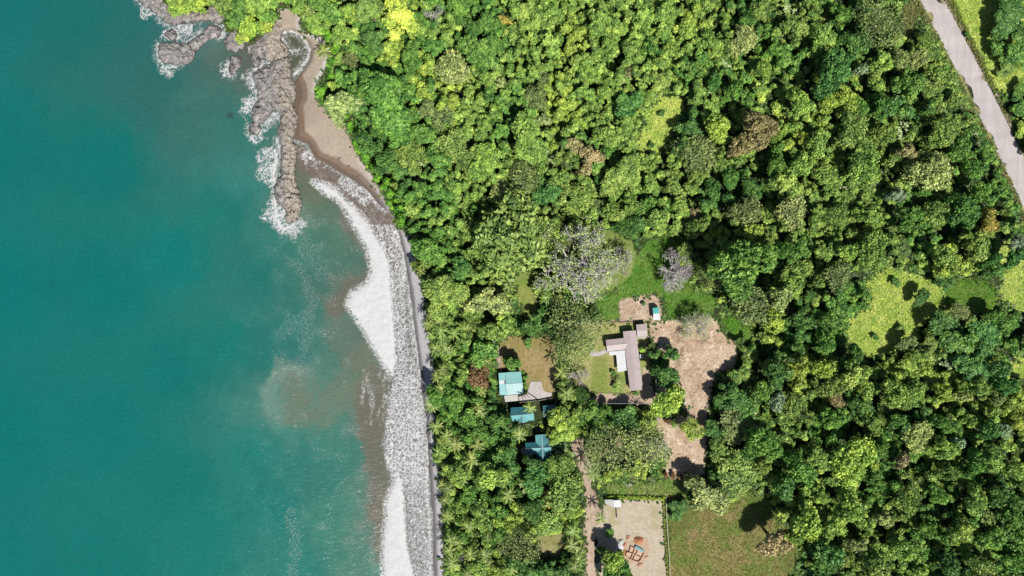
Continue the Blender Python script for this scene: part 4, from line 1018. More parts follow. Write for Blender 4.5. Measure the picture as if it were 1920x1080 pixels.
SH = [(961, 694, 7, 'G'), (985, 708, 5, 'G'), (984, 722, 6, 'G'), (984, 735, 5, 'G'), (921, 694, 6, 'L'), (923, 715, 7, 'L'), (954, 672, 9, 'G'), (966, 677, 9, 'G'), (990, 642, 9, 'G'), (1143, 998, 9, 'G'), (1154, 725, 7, 'L'), (1158, 664, 5, 'G'), (1206, 570, 4, 'T'), (1126, 1030, 8, 'D'), (1192, 737, 5, 'G'), (1150, 700, 5, 'G'),
      (1288, 890, 5, 'R'), (1248, 890, 5, 'R'), (1262, 892, 6, 'R'), (1276, 893, 5, 'R'), (1128, 894, 4, 'D'), (1220, 900, 8, 'K'), (1640, 632, 6, 'D'), (1678, 528, 9, 'D'), (1688, 615, 7, 'O'), (1812, 64, 5, 'D'), (1205, 655, 7, 'X'), (1240, 214, 6, 'D'), (1222, 272, 6, 'D'), (1264, 792, 7, 'O'), (1252, 790, 6, 'R'), (1268, 965, 12, 'D'), (1280, 945, 12, 'D'), (1262, 948, 10, 'D')]
for (px, py, r_, code) in SH:
    cm, tm = R.choice(MAST['S'])
    rw = r_ * S * 1.1; ht = 0.8 + 0.9 * rw
    root = plant('shrub', px, py, ht * .6, R.uniform(0, 6.28)); root.scale = (rw, rw, ht / 1.8)
    link('trunk', tm, root); c = link('crown', cm, root); c.color = jcol(TC[code])
    LAB.append([root, px, py, r_, CN[code], 'shrub', 'garden and field shrubs', code])

# ------------------------------------------------------------------ the smaller trees and undergrowth between them: one uncountable mass
cols = np.array([TC[c] for c in codes])
def field_colour(X, Y, g):
    out = np.zeros((len(X), 3))
    ok = np.array([c not in 'YNAWRBKTPQ' for c in codes])
    px, py, cc = arr[ok, 0], arr[ok, 1], cols[ok]
    for i in range(len(X)):
        d = np.hypot(px - X[i], py - Y[i]) * g.uniform(0.6, 1.6, len(px))
        out[i] = cc[np.argmin(d)]
    return out
g = np.random.default_rng(77)
sm = [crown_data(900 + i, nl=14, lr=0.32, n_each=36, leaf=0.15, irr=0.6, hz=0.8, jit=.75, tv=.22) for i in range(4)]
step = 15.0
pts = []
for y in np.arange(-185, 1265, step * .87):
    for x in np.arange(270 + (int(y) % 2) * 7, 2100, step):
        if (y < -40 or y > 1120 or x > 1970) and g.random() < .3: continue
        xx, yy = x + g.uniform(-6, 6), y + g.uniform(-6, 6)
        r_ = g.uniform(6, 13)
        fmv = fmask(xx, yy)
        if fmv < 3: continue
        if fmv < r_: r_ = max(3.5, fmv)
        d = np.hypot(arr[:, 0] - xx, arr[:, 1] - yy)
        if (d < arr[:, 2] * 0.72).any(): continue
        pts.append((xx, yy, r_, fmv))
pts = np.array(pts); print('understory clumps', len(pts))
fc = field_colour(pts[:, 0], pts[:, 1], g)
VV, FF, TT, CC = [], [], [], []; nb = 0
hts = height(pts[:, 0], pts[:, 1])
for i, (x, y, r_, fmv) in enumerate(pts):
    v, f_, t, _, _ = sm[g.integers(4)]
    a = g.uniform(0, 6.28); cs, sn = math.cos(a), math.sin(a)
    rw = r_ * S * 1.15
    low = (x < 700 and y < 460 and fmv < 30) or fmv < 9
    zb = 0.1 if low else g.choice([0.6, 2.0, 4.0, 5.5] if x < 1330 else [0.3, 0.6, 2.0, 5.0]) * g.uniform(.7, 1.2)
    if x > 1330 and not low and g.random() < .22: continue
    z = zb + hts[i]; p = P(x, y, z)
    w = np.stack([(v[:, 0] * cs - v[:, 1] * sn) * rw + p.x, (v[:, 0] * sn + v[:, 1] * cs) * rw + p.y, v[:, 2] * rw * (0.6 if low else 1.1) + z], -1)
    c = fc[i] if not (x < 760 and y < 460 and fmv < 22) else np.array(A(104, 160, 44, FG))
    VV.append(w); FF.append(f_ + nb); nb += len(w); TT.append(t); CC.append(np.repeat((c * g.uniform(.85, 1.15))[None], len(w), 0))
me = np_mesh('undergrowth', np.concatenate(VV), np.concatenate(FF), [M_leafv], False, {'tint': ('F', np.concatenate(TT)), 'Col': ('COL', np.concatenate(CC))})
tag(link('undergrowth', me), 'small trees and undergrowth filling the gaps of the forest', 'undergrowth', None, 'stuff')
print('undergrowth quads', len(me.polygons))

# low dark ground cover under everything in the forest
n = 85000
X = g.uniform(290, 2100, n); Y = g.uniform(-185, 1265, n)
ii = np.clip(((Y + 200) / 4).astype(int), 0, forest.shape[0] - 1); jj = np.clip(((X + 40) / 4).astype(int), 0, forest.shape[1] - 1)
k = forest[ii, jj] > -1; X, Y = X[k], Y[k]

def tufts(name, X, Y, size, h_, colA, colB, label, blades=4, lean=0.6, wide=0.5, flatc=None, cat='grass'):
    """tufts of blades: quads leaning every way from a foot on the ground"""
    n = len(X); Z = height(X, Y)
    k = S * (1 - Z / H); px, py = (X - 960) * k, (540 - Y) * k
    VS, TS, CS = [], [], []
    for b_ in range(blades):
        a = g.uniform(0, 6.28, n); s = size * g.uniform(.6, 1.4, n); hh = h_ * g.uniform(.4, 1.3, n)
        ox, oy = g.normal(size=n) * size * .6, g.normal(size=n) * size * .6
        ca, sa = np.cos(a), np.sin(a); w = s * wide
        z0 = Z - 0.05
        p0 = np.stack([px + ox - sa * w * .5, py + oy + ca * w * .5, z0], -1); p1 = np.stack([px + ox + sa * w * .5, py + oy - ca * w * .5, z0], -1)
        d = np.stack([ca * s * lean, sa * s * lean, hh], -1)
        p2 = p1 + d; p3 = p0 + d
        VS.append(np.stack([p0, p1, p2, p3], 1).reshape(-1, 3))
        TS.append(np.repeat(np.clip(.5 + .2 * g.normal(size=n), 0, 1), 4))
        m = np.clip((fbm(X / 14, Y / 14, 201, 3) - .5) * 3 + .5 + g.normal(size=n) * .15, 0, 1)[:, None]
        c = np.array(colA) * (1 - m) + np.array(colB) * m
        CS.append(np.repeat(c, 4, 0))
    v = np.concatenate(VS); me = np_mesh(name, v, np.arange(len(v)).reshape(-1, 4), [M_leafv], False, {'tint': ('F', np.concatenate(TS)), 'Col': ('COL', np.concatenate(CS))})
    o = link(name, me); tag(o, label, cat, None, 'stuff'); return o
tufts('ground_cover', X, Y, 1.0, .5, A(70, 104, 40, 1.2), A(100, 130, 56, 1.2), 'low leafy ground cover under the forest trees', 3, .9, .7, cat='ground cover')
def scatter(keys, dens, inset=2):
    Xs, Ys = [], []
    for kk in keys:
        p = np.array(REG[kk], float); x0, y0 = p.min(0); x1, y1 = p.max(0); x0 = max(x0, -40); x1 = min(x1, 2100); y0 = max(y0, -185); y1 = min(y1, 1265)
        n = int((x1 - x0) * (y1 - y0) * S * S * dens)
        x = g.uniform(x0, x1, n); y = g.uniform(y0, y1, n)
        dd = sdf(REG[kk], x, y, 30) + (fbm(x / 9, y / 9, 31, 4) - .5) * 8
        for o_ in BUILT: dd = np.minimum(dd, -sdf(o_, x, y, 30) - 1)
        m = dd > inset; Xs.append(x[m]); Ys.append(y[m])
    return np.concatenate(Xs), np.concatenate(Ys)
BUILT = [ROADP, [(1134, 634), (1168, 632), (1168, 617), (1194, 617), (1207, 733), (1180, 734), (1176, 700), (1156, 700), (1138, 668)], [(1192, 606), (1215, 606), (1216, 634), (1194, 634)], [(1222, 575), (1238, 574), (1240, 602), (1224, 602)],
         REG['yard'], REG['path_house']]
X, Y = scatter(['yellow_field', 'clearing_yellow', 'clearing_right', 'clearing_corner', 'clearing_lime'], 5)
tufts('tall_grass', X, Y, .6, .3, A(192, 210, 96, 1.45), A(154, 188, 70, 1.45), 'tall yellow-green grass filling the open clearings', 4, 1.1, .6)
X, Y = scatter(['meadow'], 4)
tufts('meadow_grass', X, Y, .4, .35, A(124, 144, 64, 1.7), A(168, 150, 96, 1.6), 'rough brown and green grass of the meadow', 3, .8, .35)
X, Y = scatter(['lawn_house_north', 'clearing_green', 'lawn_east', 'green_strip', 'lawn_pathside'], 6)
tufts('lawn_grass', X, Y, .38, .3, A(88, 150, 36, 1.5), A(122, 160, 64, 1.5), 'bright green lawn grass round the garden plots', 3, .8, .4)
X, Y = scatter(['lawn_house', 'lawn_strip', 'lawn_orchard', 'lawn_dry', 'lawn_pale'], 1.6)
tufts('dry_grass', X, Y, .3, .22, A(160, 160, 92, 1.1), A(178, 166, 112, 1.1), 'thin dry grass of the house garden', 3, .8, .35)
X, Y = scatter(['roadside', 'roadside_far', 'verge'], 5, 0)
k = -sdf(ROADP, X, Y, 30) > 3
tufts('verge_grass', X[k], Y[k], .6, .6, A(150, 166, 84, 1.1), A(178, 172, 112, 1.1), 'long grass on the road verges', 4, .8, .4)
X, Y = scatter(['dirt_big', 'dirt_plot'], 2.2)
tufts('dead_stalks', X, Y, .6, .12, A(186, 154, 124, 1.1), A(246, 224, 198, 1.25), 'dry cut stalks strewn over the bare plots', 3, 1.2, .3, cat='straw')
# ------------------------------------------------------------------ road
def resample(pts, n):
    p = np.array(pts, float); d = np.r_[0, np.cumsum(np.hypot(*np.diff(p, axis=0).T))]
    t = np.linspace(0, d[-1], n)
    return np.stack([np.interp(t, d, p[:, 0]), np.interp(t, d, p[:, 1])], 1)
NL = 220
rl, rr_ = resample(ROAD_L, NL), resample(ROAD_R, NL)
def strip(name, t0, t1, up, m, rows=None, n=6):
    vs, fs = [], []
    rows = range(NL) if rows is None else rows
    for i in rows:
        hc = None
        for k in range(n + 1):
            t = t0 + (t1 - t0) * k / n
            q = rl[i] * (1 - t) + rr_[i] * t
            c = rl[i] * .5 + rr_[i] * .5
            h = float(height(np.array([c[0]]), np.array([c[1]]))[0])
            p = P(q[0], q[1], h); vs.append((p.x, p.y, h + up - 0.06 * (2 * t - 1) ** 2))
    L = len(list(rows))
    for i in range(L - 1):
        for k in range(n):
            a = i * (n + 1) + k; fs.append((a, a + n + 1, a + n + 2, a + 1))
    return vs, fs
Mroad, nt, nd, lk, b = mat('worn_asphalt')
tc = N(nd, 'ShaderNodeTexCoord'); mpn = N(nd, 'ShaderNodeMapping'); lk.new(tc.outputs['Object'], mpn.inputs[0])
mpn.inputs['Rotation'].default_value = (0, 0, math.radians(-28)); mpn.inputs['Scale'].default_value = (1.0, 0.06, 1)
mpn.vector_type = 'TEXTURE' if False else 'POINT'
s1 = noise_n(nd, lk, mpn.outputs[0], 0.9, 4, 0.6); s2 = noise_n(nd, lk, tc.outputs['Object'], 1.2, 6, 0.7); s3 = noise_n(nd, lk, tc.outputs['Object'], 0.12, 3, 0.5)
c = mixc(nd, lk, smooth_n(nd, lk, s1.outputs[0], .35, .68), A(202, 192, 188), A(222, 214, 212))
c = mixc(nd, lk, smooth_n(nd, lk, s2.outputs[0], .35, .75), c, A(212, 203, 200))
c = mixc(nd, lk, math_n(nd, lk, 'MULTIPLY', smooth_n(nd, lk, s3.outputs[0], .52, .66), 0.35), c, A(180, 170, 164))
lk.new(c, b.inputs['Base Color']); b.inputs['Roughness'].default_value = .9
vs, fs = strip('road', 0, 1, .16, Mroad)
vs2 = [(x, y, z - .5) for x, y, z in vs]
m = MB(); m.add(vs, fs)
n7 = 7
m.add([v for i in range(NL) for v in (vs[i * n7], (vs[i * n7][0], vs[i * n7][1], vs[i * n7][2] - .4))], [(2 * i, 2 * i + 1, 2 * i + 3, 2 * i + 2) for i in range(NL - 1)])
m.add([v for i in range(NL) for v in (vs[i * n7 + 6], (vs[i * n7 + 6][0], vs[i * n7 + 6][1], vs[i * n7 + 6][2] - .4))], [(2 * i, 2 * i + 2, 2 * i + 3, 2 * i + 1) for i in range(NL - 1)])
tag(m.build('road', Mroad), kind='structure')
Mdash = simple('worn_road_paint', A(230, 224, 222), .8, .06, 3)
m = MB()
for i in range(4, NL - 4, 8):
    vs, fs = strip('d', .485, .515, .17, None, range(i, i + 3), 1); m.add(vs, fs)
tag(m.build('road_markings', Mdash), kind='structure')
# roadside concrete gutter on the inland side
Mgut = simple('gutter_concrete', A(186, 174, 156), .9, .25, 1.2, .3)
m = MB()
vs, fs = strip('g', 1.06, 1.2, .06, None, None, 3); m.add(vs, fs)
tag(m.build('gutter', Mgut), kind='structure')

# ------------------------------------------------------------------ buildings
def corrug(name, col, var=.12, ang=0.0, patches=None, scale=.35):
    m, nt, nd, lk, b = mat(name)
    tc = N(nd, 'ShaderNodeTexCoord'); mp_ = N(nd, 'ShaderNodeMapping'); mp_.inputs['Rotation'].default_value = (0, 0, ang); lk.new(tc.outputs['Object'], mp_.inputs[0])
    w = N(nd, 'ShaderNodeTexWave'); w.inputs['Scale'].default_value = 1.1; w.inputs['Distortion'].default_value = .1; lk.new(mp_.outputs[0], w.inputs['Vector'])
    n1_ = noise_n(nd, lk, tc.outputs['Object'], scale, 5, .65); n2_ = noise_n(nd, lk, tc.outputs['Object'], 3.0, 5, .7)
    c = mixc(nd, lk, smooth_n(nd, lk, n1_.outputs[0], .35, .65), tuple(x * (1 - var) for x in col), tuple(min(.9, x * (1 + var)) for x in col))
    if patches:
        for pc, a, bb in patches:
            c = mixc(nd, lk, smooth_n(nd, lk, n2_.outputs[0], a, bb), c, pc)
    c2 = mixc(nd, lk, math_n(nd, lk, 'MULTIPLY', w.outputs['Fac'], .12), c, tuple(x * .6 for x in col))
    lk.new(c2, b.inputs['Base Color']); b.inputs['Roughness'].default_value = .5; b.inputs['Specular IOR Level'].default_value = .3
    bn = N(nd, 'ShaderNodeBump'); bn.inputs['Strength'].default_value = .25; bn.inputs['Distance'].default_value = .05; lk.new(w.outputs['Fac'], bn.inputs['Height']); lk.new(bn.outputs[0], b.inputs['Normal'])
    return m
Mroof_br = corrug('mauve_metal_roof', A(202, 186, 184), .06, 0.08, [(A(176, 160, 156), .6, .7)])
Mroof_br2 = corrug('mauve_metal_roof_wing', A(200, 184, 182), .06, 1.5, [(A(174, 158, 154), .6, .7)])
Mroof_blue = corrug('pale_blue_metal_roof', A(158, 220, 218), .06, .0)
Mroof_blue_sunlit = corrug('sunlit_blue_metal_roof', A(176, 218, 218), .05, .0)  # lighter copy of the blue roof: sun on the lower slope painted in
Mroof_blue2 = corrug('patched_blue_metal_roof', A(150, 216, 218), .1, .0, [(A(60, 190, 205), .56, .62), (A(214, 232, 234), .30, .22), (A(60, 130, 150), .70, .74)])
Mroof_teal = corrug('teal_metal_roof', A(120, 196, 196), .1, 1.57, [(A(92, 160, 158), .58, .68), (A(166, 214, 212), .34, .26)])
Mroof_teal_shaded = corrug('shaded_teal_metal_roof', A(70, 140, 150), .1, 1.57, [(A(52, 112, 118), .58, .68)])  # darker copy of the teal roof, with the shade put into its colour
Mridge = simple('ridge_metal', A(200, 226, 224), .5, .08, 1)
Mwhite = simple('white_sheet_roof', A(234, 238, 238), .6, .05, .5)
Mporch = simple('weathered_sheet', A(214, 214, 202), .8, .12, 1.2)
Mwall = simple('pale_wall', A(218, 206, 188), .85, .08, .8)
Mwall2 = simple('cream_wall', A(206, 196, 170), .85, .08, .8)
Mframe = simple('window_frame', A(240, 238, 232), .6, .05, 1)
Mglass, _, _, _, b = mat('window_glass'); b.inputs['Base Color'].default_value = (.03, .04, .05, 1); b.inputs['Roughness'].default_value = .08
Mdoor = simple('door_wood', A(120, 84, 56), .7, .2, 2)
Mconc = simple('concrete', A(214, 206, 202), .9, .08, .8, .2)

class Bld:
    def __init__(s, name, px, py, label, cat='house', group=None):
        s.c = Pg(px, py); s.r = empty(name, s.c); tag(s.r, label, cat, group)
        s.g = s.c.z
    def w(s, px, py, z):          # z above the ground at the house
        return P(px, py, s.g + z) - s.c
    def slab(s, name, pts, th, m, parent=None, mb=None):
        own = mb is None
        mb = mb or MB()
        pts = [Vector(p) for p in pts]
        nrm = sum(((pts[i] - pts[0]).cross(pts[i + 1] - pts[0]) for i in range(1, len(pts) - 1)), Vector())
        if nrm.z < 0: pts = pts[::-1]
        n = len(pts); d = Vector((0, 0, -th))
        mb.add(pts + [p + d for p in pts], [tuple(range(n)), tuple(range(2 * n - 1, n - 1, -1))] + [(i, n + i, n + (i + 1) % n, (i + 1) % n) for i in range(n)])
        if own: return mb.build(name, m, parent or s.r)
    def walls(s, pts, z1, m, inset=.35, z0=-.3, openings=True, name='wall'):
        c = sum((Vector((p.x, p.y)) for p in pts), Vector((0, 0))) / len(pts)
        q = []
        n = len(pts)
        ar = sum(pts[i].x * pts[(i + 1) % n].y - pts[(i + 1) % n].x * pts[i].y for i in range(n))
        pp = [Vector((p.x, p.y)) for p in (pts if ar > 0 else pts[::-1])]
        for i in range(n):
            a, b_, c_ = pp[i - 1], pp[i], pp[(i + 1) % n]
            e1 = (b_ - a).normalized(); e2 = (c_ - b_).normalized()
            n1_ = Vector((-e1.y, e1.x)); n2_ = Vector((-e2.y, e2.x))
            k = 1 + n1_.dot(n2_)
            q.append(b_ + (n1_ + n2_) * inset / max(k, .3))
        mb = MB(); mb.prism([(v.x, v.y) for v in q], z0, z1); o = mb.build(name, m, s.r)
        if openings:
            dd = False
            for i in range(n):
                a, b_ = q[i], q[(i + 1) % n]; L = (b_ - a).length
                if L < 2.2: continue
                ang = math.atan2((b_ - a).y, (b_ - a).x); k = max(1, int(L // 3.2))
                for j in range(k):
                    pnt = a.lerp(b_, (j + .5) / k)
                    if not dd and j == 0 and L > 4:
                        mb = MB(); mb.box((pnt.x, pnt.y, 0.0), (.95, .12, 2.05), ang); mb.build('door', Mdoor, s.r); dd = True
                    else:
                        mb = MB(); mb.box((pnt.x, pnt.y, .95), (1.3, .1, 1.1), ang); f = mb.build('window', Mframe, s.r)
                        mb = MB(); mb.box((pnt.x, pnt.y, 1.03), (1.14, .13, .94), ang); mb.build('pane', Mglass, f)
        return o
    def gable(s, tl, tr, br, bl, r0, r1, ze, zr, m, m2=None, cap=True, wall=None, th=.1):
        TL, TR, BR, BL = (s.w(*p, ze) for p in (tl, tr, br, bl)); A0, A1 = s.w(*r0, zr), s.w(*r1, zr)
        s.slab('roof', [TL, A0, A1, TR], th, m)
        s.slab('roof', [A0, BL, BR, A1], th, m2 or m)
        if cap:
            mb = MB(); mb.tube([A0 + Vector((0, 0, .03)), A1 + Vector((0, 0, .03))], .09, 6); mb.build('ridge_cap', Mridge, s.r)
        if wall:
            s.walls([TL, TR, BR, BL], ze - .12, wall)
            for (p, q, a) in ((TL, BL, A0), (TR, BR, A1)):     # gable ends
                pc = (p + q) / 2; ic = (sum((TL, TR, BR, BL), Vector()) / 4 - pc); ic.z = 0; ic = ic.normalized() * .38
                mb = MB(); pi, qi, ai = p.lerp(q, .06) + ic, q.lerp(p, .06) + ic, a + ic
                pi.z = qi.z = ze - .13; ai.z = zr - .16
                mb.add([pi, qi, ai, pi - ic.normalized() * .1, qi - ic.normalized() * .1, ai - ic.normalized() * .1], [(0, 1, 2), (5, 4, 3), (0, 3, 4, 1), (1, 4, 5, 2), (2, 5, 3, 0)]); mb.build('gable_wall', wall, s.r)

# the long mauve-roofed house
h1 = Bld('house', 1185, 680, 'long L-shaped house with mauve-brown metal roof wrapped round a white patio cover')
h1.gable((1192, 619.5), (1206, 731), (1181.5, 733), (1168, 621.5), (1180, 620.5), (1193.8, 732), 3.0, 3.5, Mroof_br, None, False, Mwall)
h1.gable((1135.8, 637.5), (1172, 633.3), (1174.5, 655.2), (1138.6, 658.8), (1137.2, 648), (1182, 643.5), 2.9, 3.3, Mroof_br2, None, False, Mwall)
m = MB(); m.tube([h1.w(1137.2, 648, 3.33), h1.w(1180, 643.5, 3.33)], .06, 5); m.build('ridge_cap', Mroof_br, h1.r)
h1.slab('patio_cover', [h1.w(1141.7, 659.5, 2.62), h1.w(1155, 658.2, 2.62), h1.w(1171.5, 656.5, 2.72), h1.w(1175.2, 694.5, 2.72), h1.w(1158.3, 698, 2.6), h1.w(1155.4, 665.5, 2.6), h1.w(1142.5, 666.5, 2.6)], .09, Mwhite)
for (a, b_) in ((1144, 665), (1160, 696), (1172, 693), (1157, 680)):
    p = h1.w(a, b_, 2.5); m = MB(); m.tube([(p.x, p.y, -.2), (p.x, p.y, 2.52)], .06, 6); m.build('patio_post', Mframe, h1.r)
for (a, b_, c_) in ((1195, 673.6, 1197), (1198.5, 692.5, 1200)):
    p, q = h1.w(a - 4, b_, 3.3), h1.w(c_, b_ - .6, 3.16); m = MB(); m.tube([p, q], .1, 5); m.build('roof_flashing', Mridge, h1.r)
# detached annex, shed with two-colour lid
h2 = Bld('outbuilding', 1204, 620, 'small square outbuilding with mauve roof beside the top of the long house', 'outbuilding')
h2.gable((1192.8, 608.6), (1212.4, 606.8), (1214.3, 630.8), (1195.2, 632.6), (1193.9, 620.5), (1213.4, 619), 2.5, 2.75, Mroof_br2, None, False, Mwall2)
h2.slab('apron', [h2.w(1195, 633, .1), h2.w(1216, 631, .1), h2.w(1214, 608, .1), h2.w(1217.4, 608, .1), h2.w(1219, 633.5, .1), h2.w(1195.6, 635, .1)][:2] + [h2.w(1216.3, 633.6, .1), h2.w(1195.4, 635.2, .1)], .25, Mconc)
h3 = Bld('shed', 1231, 589, 'small shed with half teal and half white roof on the upper dirt plot', 'shed')
Mteal = corrug('bright_teal_sheet', A(84, 198, 190), .05, 0)
h3.slab('roof', [h3.w(1223.6, 577.6, 2.9), h3.w(1235.2, 576, 2.9), h3.w(1236.2, 587.6, 3.0), h3.w(1224.7, 588.4, 3.0)], .1, Mteal)
h3.slab('roof', [h3.w(1224.8, 588.0, 2.96), h3.w(1236.3, 587.2, 2.96), h3.w(1237.4, 600, 2.7), h3.w(1225.2, 600, 2.7)], .1, Mwhite)
h3.walls([h3.w(1223.6, 577.6, 0), h3.w(1235.2, 576, 0), h3.w(1237.4, 600, 0), h3.w(1225.2, 600, 0)], 2.6, Mwall2, .2)
# pale blue bungalow
h4 = Bld('house', 958, 720, 'pale blue metal-roofed bungalow beside the concrete driveway')
h4.gable((948.7, 698.3), (976.8, 696.6), (981.2, 737.6), (950.6, 741), (947.8, 720.3), (979.8, 718), 2.8, 3.5, Mroof_blue, Mroof_blue_sunlit, True, Mwall)
h4.slab('annex_roof', [h4.w(934.6, 699.6, 2.6), h4.w(948.6, 698.6, 2.7), h4.w(947.9, 713.0, 2.95), h4.w(935.6, 714, 2.9)], .09, Mroof_blue)
h4.slab('annex_roof', [h4.w(935.6, 713.9, 2.92), h4.w(945.5, 713.2, 2.95), h4.w(945.8, 719.6, 2.9), h4.w(936, 720, 2.86)], .09, Mwhite)
h4.slab('annex_roof', [h4.w(936, 719.9, 2.84), h4.w(947.6, 719.5, 2.88), h4.w(950.4, 741, 2.5), h4.w(937, 740.5, 2.45)], .09, Mroof_blue2)
h4.walls([h4.w(934.6, 699.6, 0), h4.w(949.5, 698.3, 0), h4.w(950.5, 740.5, 0), h4.w(937, 740, 0)], 2.35, Mwall, .3)
h4.slab('porch_roof', [h4.w(945, 742.2, 2.35), h4.w(972, 739.6, 2.4), h4.w(972.6, 751.4, 2.15), h4.w(947.6, 753.6, 2.1)], .08, Mporch)
for (a, b_) in ((948, 752.5), (960, 751.8), (971.5, 750.6)):
    p = h4.w(a, b_, 2.1); m = MB(); m.tube([(p.x, p.y, -.2), (p.x, p.y, 2.08)], .06, 6); m.build('porch_post', Mframe, h4.r)
# teal cottage with a cross gable
h5 = Bld('house', 980, 778, 'teal gabled cottage half hidden by trees below the pale blue bungalow')
h5.gable((958, 764.5), (999.5, 761.5), (1002, 788), (960.8, 790.5), (956.6, 780), (1001, 775.6), 2.9, 4.3, Mroof_teal_shaded, Mroof_teal, True, Mwall2)
R0, R1 = h5.w(980, 778.4, 4.3), h5.w(981.2, 793, 4.1)
h5.slab('dormer_roof', [R0, R1, h5.w(973, 791.5, 3.1), h5.w(973.4, 786.5, 3.35)], .1, Mroof_teal)
h5.slab('dormer_roof', [R0, h5.w(990, 784.8, 3.3), h5.w(990, 790, 3.1), R1], .1, Mroof_teal)
m = MB(); m.tube([R0, R1], .1, 6); m.build('ridge_cap', Mridge, h5.r)
h6 = Bld('house', 1030, 770, 'small dark blue-teal cabin in the shade between the cottage and the yellow-green tree', 'cabin')
h6.gable((1017.4, 760.8), (1042.5, 758.6), (1044, 779.6), (1019.4, 782), (1018.4, 771.4), (1043.4, 769.2), 2.6, 3.3, Mroof_teal_shaded, None, True, Mwall2)
h7 = Bld('house', 1010, 842, 'teal cross-gabled house with a beige deck at the head of the dirt track')
h7.gable((984.5, 830.5), (1033, 828), (1033.5, 851.5), (986.5, 852), (985, 841.2), (1033.2, 839), 2.9, 4.2, Mroof_teal_shaded, Mroof_teal, True, Mwall2)
N0, N1, N2 = h7.w(1016.6, 814.5, 4.15), h7.w(1017, 840, 4.28), h7.w(1018.4, 864, 4.12)
h7.slab('wing_roof', [N0, N1, h7.w(1004.2, 829.5, 3.2), h7.w(1003.8, 816, 3.0)], .1, Mroof_teal)
h7.slab('wing_roof', [N0, h7.w(1028, 813.8, 3.0), h7.w(1028.6, 829.5, 3.2), N1], .1, Mroof_teal_shaded)
h7.slab('wing_roof', [N1, N2, h7.w(1006.5, 864.8, 3.0), h7.w(1006, 850.6, 3.15)], .1, Mroof_teal_shaded)
h7.slab('wing_roof', [N1, h7.w(1029.2, 850, 3.15), h7.w(1030, 863, 3.0), N2], .1, Mroof_teal_shaded)
m = MB(); m.tube([N0, N1, N2], .12, 6); m.build('ridge_cap', Mridge, h7.r)
h7.walls([h7.w(1003.8, 816, 0), h7.w(1028, 813.8, 0), h7.w(1030, 863, 0), h7.w(1006.5, 864.8, 0)], 2.75, Mwall2, .4, openings=False, name='wing_wall')
Mdeck = simple('deck_boards', A(208, 186, 170), .85, .12, 2)
h7.slab('deck', [h7.w(976, 842, .35), h7.w(986.5, 836, .35), h7.w(988, 850, .35), h7.w(984.5, 854, .35), h7.w(978.5, 850, .35)], .3, Mdeck)
# deck chairs in a row
def deck_chair():
    r_ = empty('deck_chair', (0, 0, 0))
    m = MB(); m.box((0, 0, .28), (.55, 1.15, .06)); m.build('seat', Mframe, r_)
    m = MB(); c0 = Vector((0, .55, .32)); m.add([(-.27, .55, .3), (.27, .55, .3), (.27, .95, .8), (-.27, .95, .8), (-.27, .6, .27), (.27, .6, .27), (.27, 1.0, .77), (-.27, 1.0, .77)], [(0, 1, 2, 3), (7, 6, 5, 4), (0, 4, 5, 1), (1, 5, 6, 2), (2, 6, 7, 3), (3, 7, 4, 0)]); m.build('backrest', Mframe, r_)
    for x in (-.22, .22):
        for y in (-.5, .45):
            m = MB(); m.box((x, y, -.05), (.05, .05, .33)); m.build('leg', Mframe, r_)
    return r_
d0 = deck_chair()
for i, (px, py) in enumerate([(985.0, 853.5), (989.0, 852.8), (993.2, 853.2), (997.0, 854.2)]):
    if i == 0: o = d0
    else:
        o = d0.copy(); C.objects.link(o)
        for ch in d0.children:
            c2 = ch.copy(); C.objects.link(c2); c2.parent = o
    o.location = Pg(px, py, .05); o.rotation_euler = (0, 0, .15)
    tag(o, ['white deck chair at the seaward end of the row beside the deck', 'second white deck chair from the sea in the row below the teal roof', 'third white deck chair from the sea in the row below the teal roof', 'white deck chair at the inland end of the row under the eave'][i], 'deck chair', 'white deck chairs by the cross-gabled house')
# paved things
def sheet(name, poly, up, m, th=.3):
    mb = MB(); pts = [Pg(*p, up) for p in poly]
    n = len(pts); ar = sum(pts[i].x * pts[(i + 1) % n].y - pts[(i + 1) % n].x * pts[i].y for i in range(n))
    if ar < 0: pts = pts[::-1]
    mb.add(pts + [p - Vector((0, 0, th)) for p in pts], [tuple(range(n)), tuple(range(2 * n - 1, n - 1, -1))] + [(i, n + i, n + (i + 1) % n, (i + 1) % n) for i in range(n)])
    return tag(mb.build(name, m), kind='structure')
sheet('driveway', [(994.5, 716), (1015, 715.5), (1018.5, 732), (1024, 735), (1035, 736.5), (1033, 743), (1012, 748), (985, 751), (974, 752), (973, 744), (988, 738), (991.5, 728)], .14, Mconc)
sheet('garden_path', [(1104, 659.5), (1121, 660.8), (1138, 654.5), (1140, 660.5), (1124, 667.5), (1110, 668)], .13, Mconc)
# boardwalk
bw = empty('boardwalk', Pg(878, 789)); tag(bw, 'short tan plank boardwalk leading to the beach through palms', 'boardwalk')
m = MB(); base = Pg(878, 789)
for i in range(26):
    t = i / 25; q = Pg(853 + 48 * t, 792 - 4.5 * t, .28) - base; m.box((q.x, q.y, q.z), (.34, .95, .05), -0.1 + .04 * math.sin(i))
m.build('planks', Mdeck, bw)
m = MB()
for s in (-.4, .4):
    a, b_ = Pg(853, 792, .2) - base, Pg(901, 787.5, .2) - base; m.tube([a + Vector((0, s, 0)), b_ + Vector((0, s, 0))], .06, 5)
m.build('bearer', Mdoor, bw)
